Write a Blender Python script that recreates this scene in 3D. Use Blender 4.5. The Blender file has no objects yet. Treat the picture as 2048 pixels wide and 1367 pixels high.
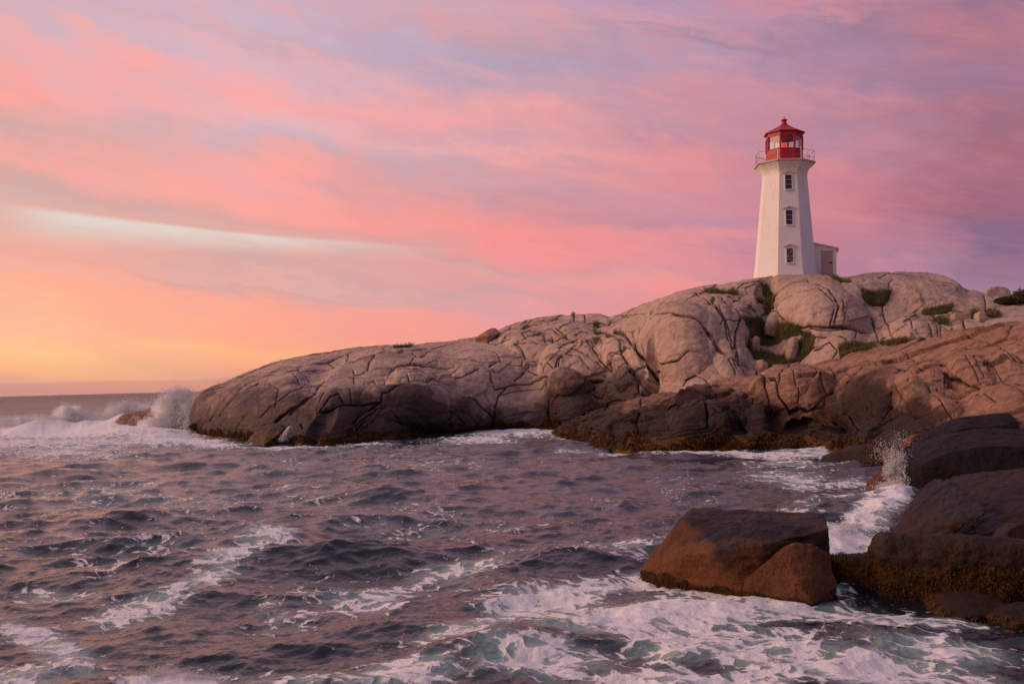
import bpy, bmesh, math, random
import numpy as np
from mathutils import Matrix, Vector
random.seed(7)
rng = np.random.default_rng(11)
scene = bpy.context.scene
COL = scene.collection

# ------------------------------------------------------------------ camera
F = 1991.1            # focal length in photo pixels (35 mm on a 36 mm frame, 2048 px wide)
CAMZ = 4.0
ROLL = math.radians(1.5)
HY = 765.7            # horizon row at the picture's middle column
SR, CR = math.sin(ROLL), math.cos(ROLL)
cam_d = bpy.data.cameras.new('camera')
cam = bpy.data.objects.new('camera', cam_d)
COL.objects.link(cam)
cam_d.lens = 35.0; cam_d.sensor_width = 36.0
cam_d.clip_start = 0.1; cam_d.clip_end = 60000
cam_d.shift_y = (HY - 683.5) / 2048
Rt, Up, Fw = Vector((CR, 0, -SR)), Vector((SR, 0, CR)), Vector((0, 1, 0))
m4 = Matrix.Identity(4)
for i in range(3):
    m4[i][0] = Rt[i]; m4[i][1] = Up[i]; m4[i][2] = -Fw[i]
m4[2][3] = CAMZ
cam.matrix_world = m4
scene.camera = cam

# ------------------------------------------------------------------ node helpers
def s2l(c):
    return tuple(((v / 255.0) / 12.92 if v / 255.0 <= 0.04045 else ((v / 255.0 + 0.055) / 1.055) ** 2.4) for v in c)

class NT:
    def __init__(s, tree):
        s.t = tree; s.n = tree.nodes; s.l = tree.links
        s.n.clear()
    def put(s, sock, v):
        if isinstance(v, bpy.types.NodeSocket): s.l.new(v, sock)
        elif v is not None:
            if sock.type == 'RGBA' and len(v) == 3: v = (*v, 1)
            sock.default_value = v
    def math(s, op, a, b=None, c=None, clamp=False):
        n = s.n.new('ShaderNodeMath'); n.operation = op; n.use_clamp = clamp
        for k, v in enumerate((a, b, c)):
            if v is not None: s.put(n.inputs[k], v)
        return n.outputs[0]
    def vmath(s, op, a, b=None):
        n = s.n.new('ShaderNodeVectorMath'); n.operation = op
        s.put(n.inputs[0], a)
        if b is not None: s.put(n.inputs[1], b)
        return n.outputs[0]
    def mix(s, f, a, b, blend='MIX'):
        n = s.n.new('ShaderNodeMix'); n.data_type = 'RGBA'; n.blend_type = blend
        s.put(n.inputs[0], f); s.put(n.inputs[6], a); s.put(n.inputs[7], b)
        return n.outputs[2]
    def ss(s, v, lo, hi, a=0.0, b=1.0):
        n = s.n.new('ShaderNodeMapRange'); n.interpolation_type = 'SMOOTHSTEP'
        s.put(n.inputs[0], v); s.put(n.inputs[1], lo); s.put(n.inputs[2], hi)
        s.put(n.inputs[3], a); s.put(n.inputs[4], b)
        return n.outputs[0]
    def noise(s, vec, scale, detail=4, rough=0.55, dist=0.0, ntype='FBM'):
        n = s.n.new('ShaderNodeTexNoise'); n.noise_type = ntype
        s.put(n.inputs['Vector'], vec); n.inputs['Scale'].default_value = scale
        n.inputs['Detail'].default_value = detail; n.inputs['Roughness'].default_value = rough
        n.inputs['Distortion'].default_value = dist
        return n.outputs['Fac']
    def noisec(s, vec, scale, detail=3):
        n = s.n.new('ShaderNodeTexNoise'); s.put(n.inputs['Vector'], vec)
        n.inputs['Scale'].default_value = scale; n.inputs['Detail'].default_value = detail
        return n.outputs['Color']
    def voro(s, vec, scale, feat='DISTANCE_TO_EDGE', rnd=1.0):
        n = s.n.new('ShaderNodeTexVoronoi'); n.feature = feat
        s.put(n.inputs['Vector'], vec); n.inputs['Scale'].default_value = scale
        n.inputs['Randomness'].default_value = rnd
        return n.outputs['Distance']
    def comb(s, x, y, z):
        n = s.n.new('ShaderNodeCombineXYZ')
        for k, v in enumerate((x, y, z)): s.put(n.inputs[k], v)
        return n.outputs[0]
    def sep(s, v):
        n = s.n.new('ShaderNodeSeparateXYZ'); s.put(n.inputs[0], v)
        return n.outputs
    def pos(s):
        return s.n.new('ShaderNodeNewGeometry').outputs['Position']
    def attr(s, name):
        n = s.n.new('ShaderNodeAttribute'); n.attribute_name = name
        return n.outputs['Fac']
    def ramp(s, f, stops, interp='EASE'):
        n = s.n.new('ShaderNodeValToRGB'); cr = n.color_ramp; cr.interpolation = interp
        while len(cr.elements) > 1: cr.elements.remove(cr.elements[-1])
        first = True
        for p, c in sorted(stops, key=lambda t: t[0]):
            if first: e = cr.elements[0]; e.position = p; first = False
            else: e = cr.elements.new(p)
            e.color = (*c, 1)
        s.put(n.inputs[0], f)
        return n.outputs[0]
    def bump(s, h, strength=0.5, dist=0.1, normal=None):
        n = s.n.new('ShaderNodeBump'); n.inputs['Strength'].default_value = strength
        n.inputs['Distance'].default_value = dist; s.put(n.inputs['Height'], h)
        if normal is not None: s.put(n.inputs['Normal'], normal)
        return n.outputs[0]
    def bsdf(s, **kw):
        n = s.n.new('ShaderNodeBsdfPrincipled')
        for k, v in kw.items(): s.put(n.inputs[k.replace('_', ' ')], v)
        return n.outputs[0]
    def out(s, sh):
        o = s.n.new('ShaderNodeOutputMaterial'); s.l.new(sh, o.inputs[0])

def mat(name):
    m = bpy.data.materials.new(name); m.use_nodes = True
    return m, NT(m.node_tree)

# ------------------------------------------------------------------ world: dusk sky with cloud bands, by direction
TILT = 0.125
def elp(px, py):      # sky coordinate e' (tilted elevation) of a photo direction
    az = math.atan((px - 1024) / F)
    hor = HY - (px - 1024) * math.tan(ROLL)
    el = math.atan((hor - py) / F * math.cos(az))
    return el + TILT * (az + 0.475)
SKYC = [
    (-1.35, [(0.0, (215,130,95)), (0.05, (255,190,120)), (0.2, (255,185,140)), (0.45, (245,176,158)), (0.8, (210,168,170)), (1.5, (130,130,165))], None),
    (None, [(0,(212,175,190)),(30,(212,178,188)),(50,(235,175,178)),(100,(240,172,172)),(130,(236,172,168)),(165,(253,165,158)),(190,(250,165,158)),(215,(222,170,163)),(250,(210,168,168)),(290,(236,170,160)),(320,(250,168,158)),(345,(228,172,162)),(365,(212,170,162)),(400,(212,176,168)),(460,(236,175,158)),(490,(240,172,158)),(520,(252,172,148)),(560,(255,176,148)),(620,(255,182,148)),(680,(255,190,150)),(705,(255,200,142)),(740,(252,185,134)),(760,(240,170,140)),(775,(212,158,142))], 70),
    (None, [(0,(205,178,195)),(50,(205,182,200)),(90,(222,180,188)),(130,(218,182,198)),(175,(250,172,170)),(200,(252,172,168)),(235,(232,182,188)),(270,(214,182,195)),(290,(205,178,188)),(310,(232,172,170)),(350,(254,168,160)),(420,(250,168,158)),(440,(225,165,160)),(505,(226,172,160)),(520,(212,168,165)),(560,(210,168,160)),(590,(252,168,148)),(650,(255,170,142)),(690,(255,175,135)),(710,(255,185,130)),(740,(245,165,135)),(765,(214,150,138))], 512),
    (None, [(0,(205,162,180)),(40,(212,165,178)),(75,(208,160,172)),(110,(186,162,182)),(140,(180,160,185)),(180,(205,162,175)),(215,(236,165,165)),(250,(240,165,165)),(275,(205,162,175)),(310,(240,168,165)),(345,(212,158,165)),(380,(205,150,160)),(420,(228,150,150)),(470,(246,148,145)),(495,(250,150,148)),(520,(228,155,152)),(545,(205,162,160)),(570,(232,158,155)),(590,(206,160,165)),(630,(232,158,158)),(660,(240,155,150)),(750,(235,150,140))], 1024),
    (None, [(0,(185,150,178)),(30,(192,152,178)),(60,(210,150,165)),(100,(185,152,175)),(150,(186,150,175)),(180,(205,150,165)),(230,(202,145,160)),(270,(190,142,162)),(310,(226,146,150)),(350,(225,145,150)),(370,(208,145,160)),(410,(212,142,155)),(450,(188,138,160)),(480,(222,145,152)),(540,(226,145,150)),(570,(240,150,148)),(750,(220,140,145))], 1400),
    (None, [(0,(192,135,155)),(40,(205,138,150)),(80,(170,130,155)),(120,(175,130,155)),(160,(165,128,155)),(190,(195,135,150)),(250,(182,130,150)),(300,(186,132,152)),(340,(190,128,145)),(400,(202,126,138)),(450,(205,128,140)),(500,(185,128,150)),(540,(188,132,155)),(750,(170,120,140))], 1750),
    (None, [(0,(178,118,135)),(30,(168,118,142)),(70,(180,122,135)),(110,(172,118,138)),(145,(158,118,145)),(190,(170,115,132)),(250,(160,110,130)),(300,(172,108,125)),(350,(165,105,128)),(400,(160,102,122)),(430,(142,105,132)),(480,(135,105,135)),(530,(148,115,142)),(570,(158,125,150)),(750,(130,100,120))], 1990),
    (1.5, [(0.0, (84,72,98)), (0.1, (104,86,114)), (0.35, (122,100,128)), (0.7, (128,118,148)), (1.5, (146,144,172))], None),
    (3.0, [(0.0, (74,78,104)), (0.1, (92,94,122)), (0.35, (112,112,142)), (0.8, (128,126,158)), (1.5, (146,144,172))], None),
]
world = bpy.data.worlds.new("World"); scene.world = world; world.use_nodes = True
w = NT(world.node_tree)
tc = w.n.new('ShaderNodeTexCoord').outputs['Generated']
vx, vy, vz = w.sep(tc)[:3]
az = w.math('ARCTAN2', vx, vy)
el = w.math('ARCSINE', vz)
streak = w.comb(w.math('MULTIPLY', az, 2.2), w.math('MULTIPLY', w.math('MULTIPLY_ADD', az, 0.16, el), 15.0), 3.1)
soft = w.comb(w.math('MULTIPLY', az, 5.0), w.math('MULTIPLY', w.math('MULTIPLY_ADD', az, 0.2, el), 12.0), 9.0)
n1 = w.noise(streak, 1.6, 5, 0.55, 0.4)
n2 = w.noise(soft, 2.2, 6, 0.6, 0.3)
n3 = w.noise(w.comb(w.math('MULTIPLY', az, 7.0), w.math('MULTIPLY', w.math('MULTIPLY_ADD', az, 0.22, el), 42.0), 5.0), 1.6, 5, 0.6, 0.6)
warp = w.math('ADD', w.math('MULTIPLY', w.math('SUBTRACT', n1, 0.5), 0.085), w.math('MULTIPLY', w.math('SUBTRACT', n2, 0.5), 0.065))
lowk = w.ss(el, 0.0, 0.09)
warp = w.math('MULTIPLY', warp, lowk)
ep = w.math('ADD', w.math('MULTIPLY_ADD', w.math('ADD', az, 0.475), TILT, el), warp)
azc = w.math('ADD', az, w.math('MULTIPLY', w.math('SUBTRACT', n2, 0.5), 0.22))
TOPC = {70: ((244,182,166), (230,174,166)), 512: ((238,176,166), (220,168,168)), 1024: ((222,164,166), (196,154,166)), 1400: ((196,146,160), (164,138,162)), 1750: ((176,128,148), (150,126,152)), 1990: ((160,114,134), (138,116,144))}
def sky_ramp(stops, px, azv):
    if px is None: st = [(min(max((e + TILT * (azv + 0.475)) / 2.0, 0), 1), s2l(c)) for e, c in stops]
    else:
        st = [(max(elp(px, py) / 2.0, 0), s2l(c)) for py, c in stops]
        top = st[-1][0]
        st += [(min(top + 0.05, 1), s2l(TOPC[px][0])), (min(top + 0.16, 1), s2l(TOPC[px][1])), (min(top + 0.5, 1), s2l((146,144,172)))]
    return w.ramp(w.math('MULTIPLY', ep, 0.5), st, 'LINEAR')
prev = None; paz = None
for a, stops, px in SKYC:
    a_ = a if px is None else math.atan((px - 1024) / F)
    c = sky_ramp(stops, px, a_)
    prev = c if prev is None else w.mix(w.ss(azc, paz, a_) if abs(a_) > 0.6 else w.math('DIVIDE', w.math('SUBTRACT', azc, paz), a_ - paz, clamp=True), prev, c)
    paz = a_
# behind the left: fade the western glow back to the dusk behind the camera
back = w.ss(az, -3.0, -1.7)
sky = w.mix(back, w.ramp(w.math('MULTIPLY', el, 0.7), [(0, s2l((82,82,106))), (.4, s2l((118,114,144))), (1, s2l((146,144,172)))], 'LINEAR'), prev)
# finer wisps: pink against lavender
wis = w.math('MULTIPLY', w.math('SUBTRACT', n3, 0.5), 1.0)
sky = w.mix(w.math('MULTIPLY', w.ss(n3, 0.50, 0.72), w.math('MULTIPLY', lowk, w.ss(az, 0.5, 0.0, 0.12, 0.26))), sky, w.mix(0.55, sky, s2l((255,168,156)), 'MIX'))
sky = w.mix(w.math('MULTIPLY', w.ss(n3, 0.50, 0.30), w.math('MULTIPLY', lowk, w.ss(az, 0.5, 0.0, 0.12, 0.22))), sky, w.mix(0.5, sky, s2l((196,168,188)), 'MIX'))
n4 = w.noise(w.comb(w.math('MULTIPLY', az, 9.0), w.math('MULTIPLY', w.math('MULTIPLY_ADD', az, 0.25, el), 17.0), 2.0), 1.5, 7, 0.62, 0.5)
hi = w.ss(el, 0.12, 0.3)
sky = w.mix(w.math('MULTIPLY', w.ss(n4, 0.47, 0.66), w.math('MULTIPLY_ADD', hi, 0.24, 0.06)), sky, w.mix(w.ss(az, -.4, .45), s2l((204,180,196)), s2l((142,120,150))))
sky = w.mix(w.math('MULTIPLY', w.ss(n4, 0.5, 0.32), w.math('MULTIPLY_ADD', hi, 0.26, 0.08)), sky, w.mix(w.ss(az, -.4, .45), s2l((255,172,162)), s2l((205,130,142))))
# pale gap streak
aa = w.math('ADD', az, 0.475)
cl = w.math('SUBTRACT', w.math('SUBTRACT', el, 0.1585), w.math('MULTIPLY', w.math('SUBTRACT', n1, 0.5), 0.012))
cl = w.math('ADD', cl, w.math('MULTIPLY', w.math('ADD', az, 0.43), 0.066))
cl = w.math('MULTIPLY', cl, w.math('MULTIPLY_ADD', w.math('ADD', az, 0.43), 2.2, 0.58))
up_w = w.ss(cl, 0.0075, 0.0035)
dn_w = w.ss(cl, -0.018, 0.003)
rng_w = w.math('MULTIPLY', w.ss(az, -0.50, -0.40), w.ss(az, -0.04, -0.30))
st = w.math('MULTIPLY', w.math('MULTIPLY', up_w, dn_w), rng_w)
st = w.math('MULTIPLY', st, w.ss(n3, 0.2, 0.6, 0.55, 0.95))
sky = w.mix(st, sky, s2l((226,214,206)))
# thin grey cloud bank just over the horizon
bank = w.math('MULTIPLY', w.ss(w.math('ADD', el, w.math('MULTIPLY', w.math('SUBTRACT', w.noise(w.comb(w.math('MULTIPLY', az, 14.0), w.math('MULTIPLY', el, 90.0), 0.0), 1.0, 4), 0.5), 0.006)), 0.0135, 0.0095), 0.6)
sky = w.mix(bank, sky, s2l((205,142,132)))
bg = w.n.new('ShaderNodeBackground'); w.put(bg.inputs[0], sky); bg.inputs[1].default_value = 1.0
nish = w.n.new('ShaderNodeTexSky'); nish.sky_type = 'NISHITA'; nish.sun_disc = False
nish.sun_elevation = math.radians(5); nish.sun_rotation = math.radians(-96)
bg2 = w.n.new('ShaderNodeBackground'); w.put(bg2.inputs[0], nish.outputs[0]); bg2.inputs[1].default_value = 0.05
adds = w.n.new('ShaderNodeAddShader'); w.l.new(bg.outputs[0], adds.inputs[0])
bg2.inputs[1].default_value = 0.001
w.l.new(bg2.outputs[0], adds.inputs[1])
wo = w.n.new('ShaderNodeOutputWorld'); w.l.new(adds.outputs[0], wo.inputs[0])

# ------------------------------------------------------------------ sun: the low western glow, off the left edge
sd = bpy.data.lights.new('sun', 'SUN'); sun = bpy.data.objects.new('sun', sd); COL.objects.link(sun)
sd.energy = 2.1; sd.angle = math.radians(42); sd.color = (1.0, 0.62, 0.43)
SAZ, SEL = math.radians(-95), math.radians(24)
sdir = Vector((math.sin(SAZ) * math.cos(SEL), math.cos(SAZ) * math.cos(SEL), math.sin(SEL)))
sun.rotation_euler = sdir.to_track_quat('Z', 'Y').to_euler()

scene.view_settings.view_transform = 'Standard'
scene.view_settings.look = 'None'
scene.view_settings.exposure = 0.0
scene.view_settings.gamma = 1.0
scene.cycles.max_bounces = 14
scene.cycles.diffuse_bounces = 3
scene.cycles.glossy_bounces = 3
scene.cycles.transparent_max_bounces = 8

# ------------------------------------------------------------------ geometry helpers
def A(px, py, D):                         # world point seen at (px,py) at distance D along the view axis
    u, v = px - 1024.0, HY - py
    return ((CR * u + SR * v) / F * D, D * 1.0, CAMZ + (-SR * u + CR * v) / F * D)
def Zp(px, py, z=0.0):                    # world point seen at (px,py) at height z
    u, v = px - 1024.0, HY - py
    k = (-SR * u + CR * v) / F
    return A(px, py, (z - CAMZ) / k)
def proj(X, Y, Z):
    a, b = X / Y * F, (Z - CAMZ) / Y * F
    return 1024 + a * CR - b * SR, HY - (a * SR + b * CR)
def depth0(px, py): return Zp(px, py, 0.0)[1]

_perm = np.random.default_rng(3).permutation(256).astype(np.int32)
_perm = np.concatenate([_perm, _perm])
_g = np.random.default_rng(4).normal(size=(256, 3)); _g /= np.linalg.norm(_g, axis=1)[:, None]
_g = _g.astype(np.float32)
def pn(P):                                # 3D gradient noise, about -1..1
    P = np.asarray(P, dtype=np.float32)
    i = np.floor(P).astype(np.int32); f = P - i; i &= 255
    u = f * f * f * (f * (f * 6 - 15) + 10)
    r = 0
    for dx in (0, 1):
        wx = u[:, 0] if dx else 1 - u[:, 0]
        for dy in (0, 1):
            wy = u[:, 1] if dy else 1 - u[:, 1]
            for dz in (0, 1):
                wz = u[:, 2] if dz else 1 - u[:, 2]
                h = _perm[_perm[_perm[(i[:, 0] + dx) & 255] + ((i[:, 1] + dy) & 255)] + ((i[:, 2] + dz) & 255)]
                g = _g[h]
                r = r + wx * wy * wz * (g[:, 0] * (f[:, 0] - dx) + g[:, 1] * (f[:, 1] - dy) + g[:, 2] * (f[:, 2] - dz))
    return r * 1.5
def fbm(P, octv=4, gain=0.5):
    r = 0; a = 1.0; P = np.asarray(P, dtype=np.float32)
    for k in range(octv):
        r = r + a * pn(P + 17.3 * k); P = P * 2.03; a *= gain
    return r

def tag(o, label=None, cat=None, group=None, kind=None):
    if label: o['label'] = label
    if cat: o['category'] = cat
    if group: o['group'] = group
    if kind: o['kind'] = kind
    return o
def link(o, parent=None):
    COL.objects.link(o)
    if parent is not None: o.parent = parent
    return o
def mesh_np(name, V, Fq, material, parent=None, smooth=True, attrs=None):
    """V (n,3); Fq (m,4) or (m,3) ints"""
    me = bpy.data.meshes.new(name)
    V = np.ascontiguousarray(V, dtype=np.float32); Fq = np.ascontiguousarray(Fq, dtype=np.int32)
    n, k = Fq.shape
    me.vertices.add(len(V)); me.vertices.foreach_set('co', V.ravel())
    me.loops.add(n * k); me.loops.foreach_set('vertex_index', Fq.ravel())
    me.polygons.add(n); me.polygons.foreach_set('loop_start', np.arange(0, n * k, k, dtype=np.int32))
    me.polygons.foreach_set('loop_total', np.full(n, k, dtype=np.int32))
    me.update(calc_edges=True)
    if smooth: me.polygons.foreach_set('use_smooth', np.ones(n, dtype=bool))
    for a, val in (attrs or {}).items():
        at = me.attributes.new(a, 'FLOAT', 'POINT'); at.data.foreach_set('value', np.ascontiguousarray(val, dtype=np.float32).ravel())
    me.materials.append(material)
    o = bpy.data.objects.new(name, me)
    return link(o, parent)
def bm_obj(name, bm, material, parent=None, smooth=False):
    bmesh.ops.recalc_face_normals(bm, faces=bm.faces[:])
    me = bpy.data.meshes.new(name); bm.to_mesh(me); bm.free()
    if smooth:
        for p in me.polygons: p.use_smooth = True
    me.materials.append(material)
    return link(bpy.data.objects.new(name, me), parent)
def grid_faces(nr, nc):
    r, c = np.meshgrid(np.arange(nr - 1), np.arange(nc - 1), indexing='ij')
    a = (r * nc + c).ravel()
    return np.stack([a, a + 1, a + nc + 1, a + nc], 1)
def gnormals(P):                          # P (nr,nc,3)
    du = np.gradient(P, axis=1); dv = np.gradient(P, axis=0)
    n = np.cross(du, dv); n /= (np.linalg.norm(n, axis=2, keepdims=True) + 1e-9)
    return n
def gsm(a, s, axis):                      # gaussian smoothing along an axis, edges kept
    if s <= 0: return a
    r = int(3 * s) + 1; k = np.exp(-0.5 * (np.arange(-r, r + 1) / s) ** 2); k /= k.sum()
    pad = [(0, 0)] * a.ndim; pad[axis] = (r, r)
    b = np.pad(a, pad, mode='reflect', reflect_type='odd')
    return np.apply_along_axis(lambda v: np.convolve(v, k, mode='valid'), axis, b)

# ------------------------------------------------------------------ joints of the granite, as seen in the photograph
def C4(s): return [(900 + x / 3.413, 560 + y / 3.413) for x, y in s]
def C3(s): return [(1400 + x / 3.16, 540 + y / 3.16) for x, y in s]
def C5(s): return [(380 + x / 3.413, 600 + y / 3.413) for x, y in s]
def C7(s): return [(1240 + x / 4.096, 960 + y / 4.096) for x, y in s]
def C9(s): return [(1740 + x / 6.214, 540 + y / 6.214) for x, y in s]
def C8(s): return [(1240 + x / 6.213, 580 + y / 6.213) for x, y in s]
J = []
def j(conv, w_, *lines):
    for l in lines: J.append((w_, conv(l)))
j(C4, 1.0, [(0,553),(130,575),(210,608)], [(210,608),(330,600),(480,630),(600,680)], [(320,530),(340,600)], [(480,630),(500,560),(520,540),(480,480),(440,455)],
  [(520,540),(560,560),(605,600),(530,640)], [(605,600),(640,640),(650,690)], [(230,650),(320,600)], [(230,650),(270,690),(380,690),(430,710),(520,650)],
  [(250,690),(260,720),(300,760),(380,740),(600,700),(700,720)], [(0,750),(30,780)], [(330,790),(450,760),(620,740),(710,730)], [(0,820),(120,830),(200,880),(290,960)],
  [(820,580),(900,570),(980,660)], [(650,690),(700,660),(760,700)], [(1190,510),(1180,440),(1130,400),(1080,430),(1010,480),(1000,500)], [(880,510),(950,460),(1000,500)],
  [(1250,470),(1200,450),(1190,510),(1210,570),(1260,620)], [(1210,350),(1420,350)], [(1240,350),(1260,420),(1330,480)], [(1420,350),(1430,270),(1380,260),(1370,235),(1340,230)],
  [(1580,355),(1700,390),(1790,470),(1870,550)], [(1890,560),(1940,640)], [(1600,730),(1620,690),(1680,665),(1750,690),(1770,720)], [(1680,110),(1770,110),(1810,160),(1790,220)],
  [(1860,120),(1960,170),(2048,240)], [(1590,85),(1700,40),(1820,25)], [(1080,300),(1100,270),(1160,240),(1250,230),(1340,235)], [(840,230),(850,280),(900,290),(1080,300)],
  [(920,235),(925,290)], [(460,330),(470,360),(560,330),(700,300),(780,290)], [(500,400),(560,370),(620,350),(690,340),(740,360),(800,400),(790,450),(770,500)],
  [(640,380),(650,440),(690,480)], [(700,400),(710,470),(760,495)], [(500,400),(520,430),(640,480)], [(680,340),(730,380),(860,430)], [(860,390),(900,370),(1000,375),(1070,370)],
  [(440,455),(520,460),(600,470),(700,480),(840,540)], [(310,440),(400,400),(500,385)], [(180,400),(300,430),(420,420)], [(540,640),(540,600),(600,600)], [(780,600),(780,680),(800,720)],
  [(1300,850),(1310,810),(1380,790),(1480,800),(1500,830),(1400,860)], [(1060,890),(1110,860),(1200,850),(1300,855),(1310,900)], [(1340,890),(1500,870),(1640,860),(1830,850)],
  [(1500,1000),(1600,960),(1740,900),(1760,880),(1830,850)], [(1760,900),(1830,910)], [(1450,1080),(1500,1010)], [(1100,1060),(1160,1000),(1280,930)], [(1010,1010),(1100,960),(1280,930)],
  [(1880,1100),(1900,1085),(2048,1085)], [(1740,740),(1780,800),(1830,850)], [(1380,970),(1500,1000)], [(1150,960),(1200,920)], [(960,1010),(1080,1070),(1290,1100)])
j(C4, 1.6, [(380,740),(330,790),(310,870),(280,960),(280,1000)], [(760,700),(770,640),(800,590),(840,560),(870,520),(1050,610)], [(1000,500),(1050,580),(1100,620),(1110,560),(1140,520),(1190,510),(1210,600),(1170,650)],
  [(1265,480),(1260,600),(1310,680),(1360,760)], [(1400,600),(1500,620),(1600,600),(1650,560),(1870,555),(1960,620),(2048,670)], [(1680,110),(1760,180),(1790,240),(1850,330),(1900,440),(1950,560),(1960,600)],
  [(1420,350),(1560,260),(1700,220)], [(1850,150),(1900,250),(1930,330),(1920,450),(1940,560)], [(1000,800),(1060,830),(1090,790),(1160,720),(1260,640),(1320,720),(1330,800)], [(900,970),(1000,900),(1060,890)])
j(C4, 2.6, [(710,730),(670,830),(680,960),(700,1000)], [(710,730),(800,720),(1000,720),(1060,680)], [(1190,370),(1230,430),(1290,460),(1340,540),(1370,620),(1400,700),(1410,780)],
  [(1755,900),(1750,1040)], [(1900,880),(1930,950),(2030,1080)], [(1290,940),(1280,1000),(1300,1060),(1290,1110)])
j(C3, 1.0, [(160,180),(200,200),(260,280),(280,330)], [(200,170),(290,230),(330,300),(400,330)], [(110,290),(120,370),(110,400)], [(200,400),(210,480),(190,540)], [(230,620),(360,630),(430,630)],
  [(300,665),(430,660)], [(360,580),(380,570),(420,590)], [(240,110),(270,80),(380,60)], [(760,190),(830,270)], [(820,420),(830,320)], [(520,300),(510,270),(540,235),(640,205),(760,190)],
  [(500,240),(520,300),(560,350)], [(420,300),(460,280),(510,290),(550,350)], [(890,330),(900,380)], [(870,250),(880,330)], [(930,110),(870,90),(790,50),(740,35)], [(960,120),(1030,110),(1060,80),(1100,60)],
  [(1130,50),(1180,20),(1230,15)], [(1190,190),(1210,160),(1190,130),(1190,100),(1220,60)], [(1200,10),(1300,30),(1450,50),(1520,90),(1560,150)], [(1480,110),(1460,130),(1420,160)],
  [(1050,240),(1130,240),(1150,240)], [(1260,310),(1400,305),(1480,340),(1500,380),(1510,430)], [(1200,370),(1290,350),(1430,345),(1460,390),(1470,430)], [(1290,350),(1340,370),(1350,420)],
  [(1400,290),(1500,280),(1620,270),(1700,275)], [(1480,320),(1580,310),(1700,320),(1800,320)], [(1790,180),(1800,220),(1810,270)], [(1520,360),(1580,390),(1600,370)], [(1530,430),(1520,370)],
  [(700,420),(820,430),(1000,405)], [(710,470),(850,470),(940,510)], [(640,420),(720,460)], [(1000,405),(990,480)], [(1110,400),(1130,470)], [(720,540),(830,530),(880,560),(830,590)], [(1100,400),(1190,380),(1230,470)],
  [(600,660),(740,640),(820,630),(870,690),(960,650),(1100,625),(1350,630),(1420,640)], [(1480,720),(1530,705)], [(1690,620),(1750,690),(1790,780)], [(1740,620),(1790,690),(1810,730)], [(1800,620),(1850,700)],
  [(1850,620),(1890,680),(1920,730)], [(1300,740),(1420,760),(1640,860)], [(1420,785),(1380,840)], [(960,850),(820,870),(740,880)], [(710,720),(760,790),(810,870)], [(760,780),(850,760),(870,740)],
  [(900,700),(980,750),(1020,790)], [(350,750),(360,720),(450,700),(560,680)], [(820,930),(880,940),(900,1000)], [(720,960),(800,940),(880,960),(910,1020)], [(600,1000),(740,990),(800,990),(900,1030)],
  [(1850,580),(1900,560),(1980,540)], [(1290,540),(1400,590),(1560,590)], [(1100,600),(1300,570),(1380,580)], [(1680,430),(1760,440),(1830,470),(2048,440)], [(1500,460),(1600,430),(1700,400)],
  [(1880,500),(1960,540),(2048,570)], [(1800,740),(1900,730),(2048,740)], [(1640,860),(1680,820),(1800,830),(1890,880)], [(170,900),(260,850)], [(0,890),(100,860),(260,850)],
  [(1290,800),(1340,900),(1380,960)], [(600,760),(640,830),(620,900)], [(700,880),(760,960),(720,1010)])
j(C3, 1.6, [(60,170),(90,190),(75,240),(110,330),(150,440),(200,560),(220,620)], [(0,430),(80,480),(150,570),(230,640)], [(300,450),(340,530),(360,600),(360,670)], [(680,110),(740,140),(800,180),(830,240),(850,300),(840,400)],
  [(640,410),(800,415),(960,410),(1080,400),(1110,390)], [(930,110),(980,150),(1020,210),(1050,260),(1090,320),(1110,390)], [(1080,195),(1190,190),(1250,175),(1420,160),(1560,155),(1690,155)],
  [(1180,200),(1150,240),(1160,300),(1170,360),(1190,380)], [(960,850),(980,830),(1080,750),(1150,740),(1220,760),(1300,800),(1290,840),(1200,920),(1150,1000)], [(960,850),(950,920),(980,980),(1030,1040)],
  [(1450,790),(1540,870),(1570,920),(1610,970)], [(420,770),(490,780),(500,850)], [(340,790),(330,830),(360,840),(430,860)], [(900,1050),(1080,1050)], [(1600,650),(1760,610),(1780,590),(1900,560)],
  [(1560,590),(1800,570),(1950,545),(2040,590)], [(500,800),(540,750),(600,710),(700,700),(780,740),(840,740)])
j(C3, 2.8, [(395,60),(440,100),(430,150),(480,200),(480,270)], [(1170,730),(1280,700),(1400,670),(1520,625),(1545,660),(1550,750)], [(1545,640),(1600,680),(1660,740),(1760,790)], [(410,760),(430,850),(480,960),(540,1040)],
  [(490,800),(500,850),(560,910),(640,900),(800,890),(810,880)], [(40,900),(40,1050)], [(170,890),(240,960),(300,1060)], [(1660,320),(1680,380)])
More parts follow.
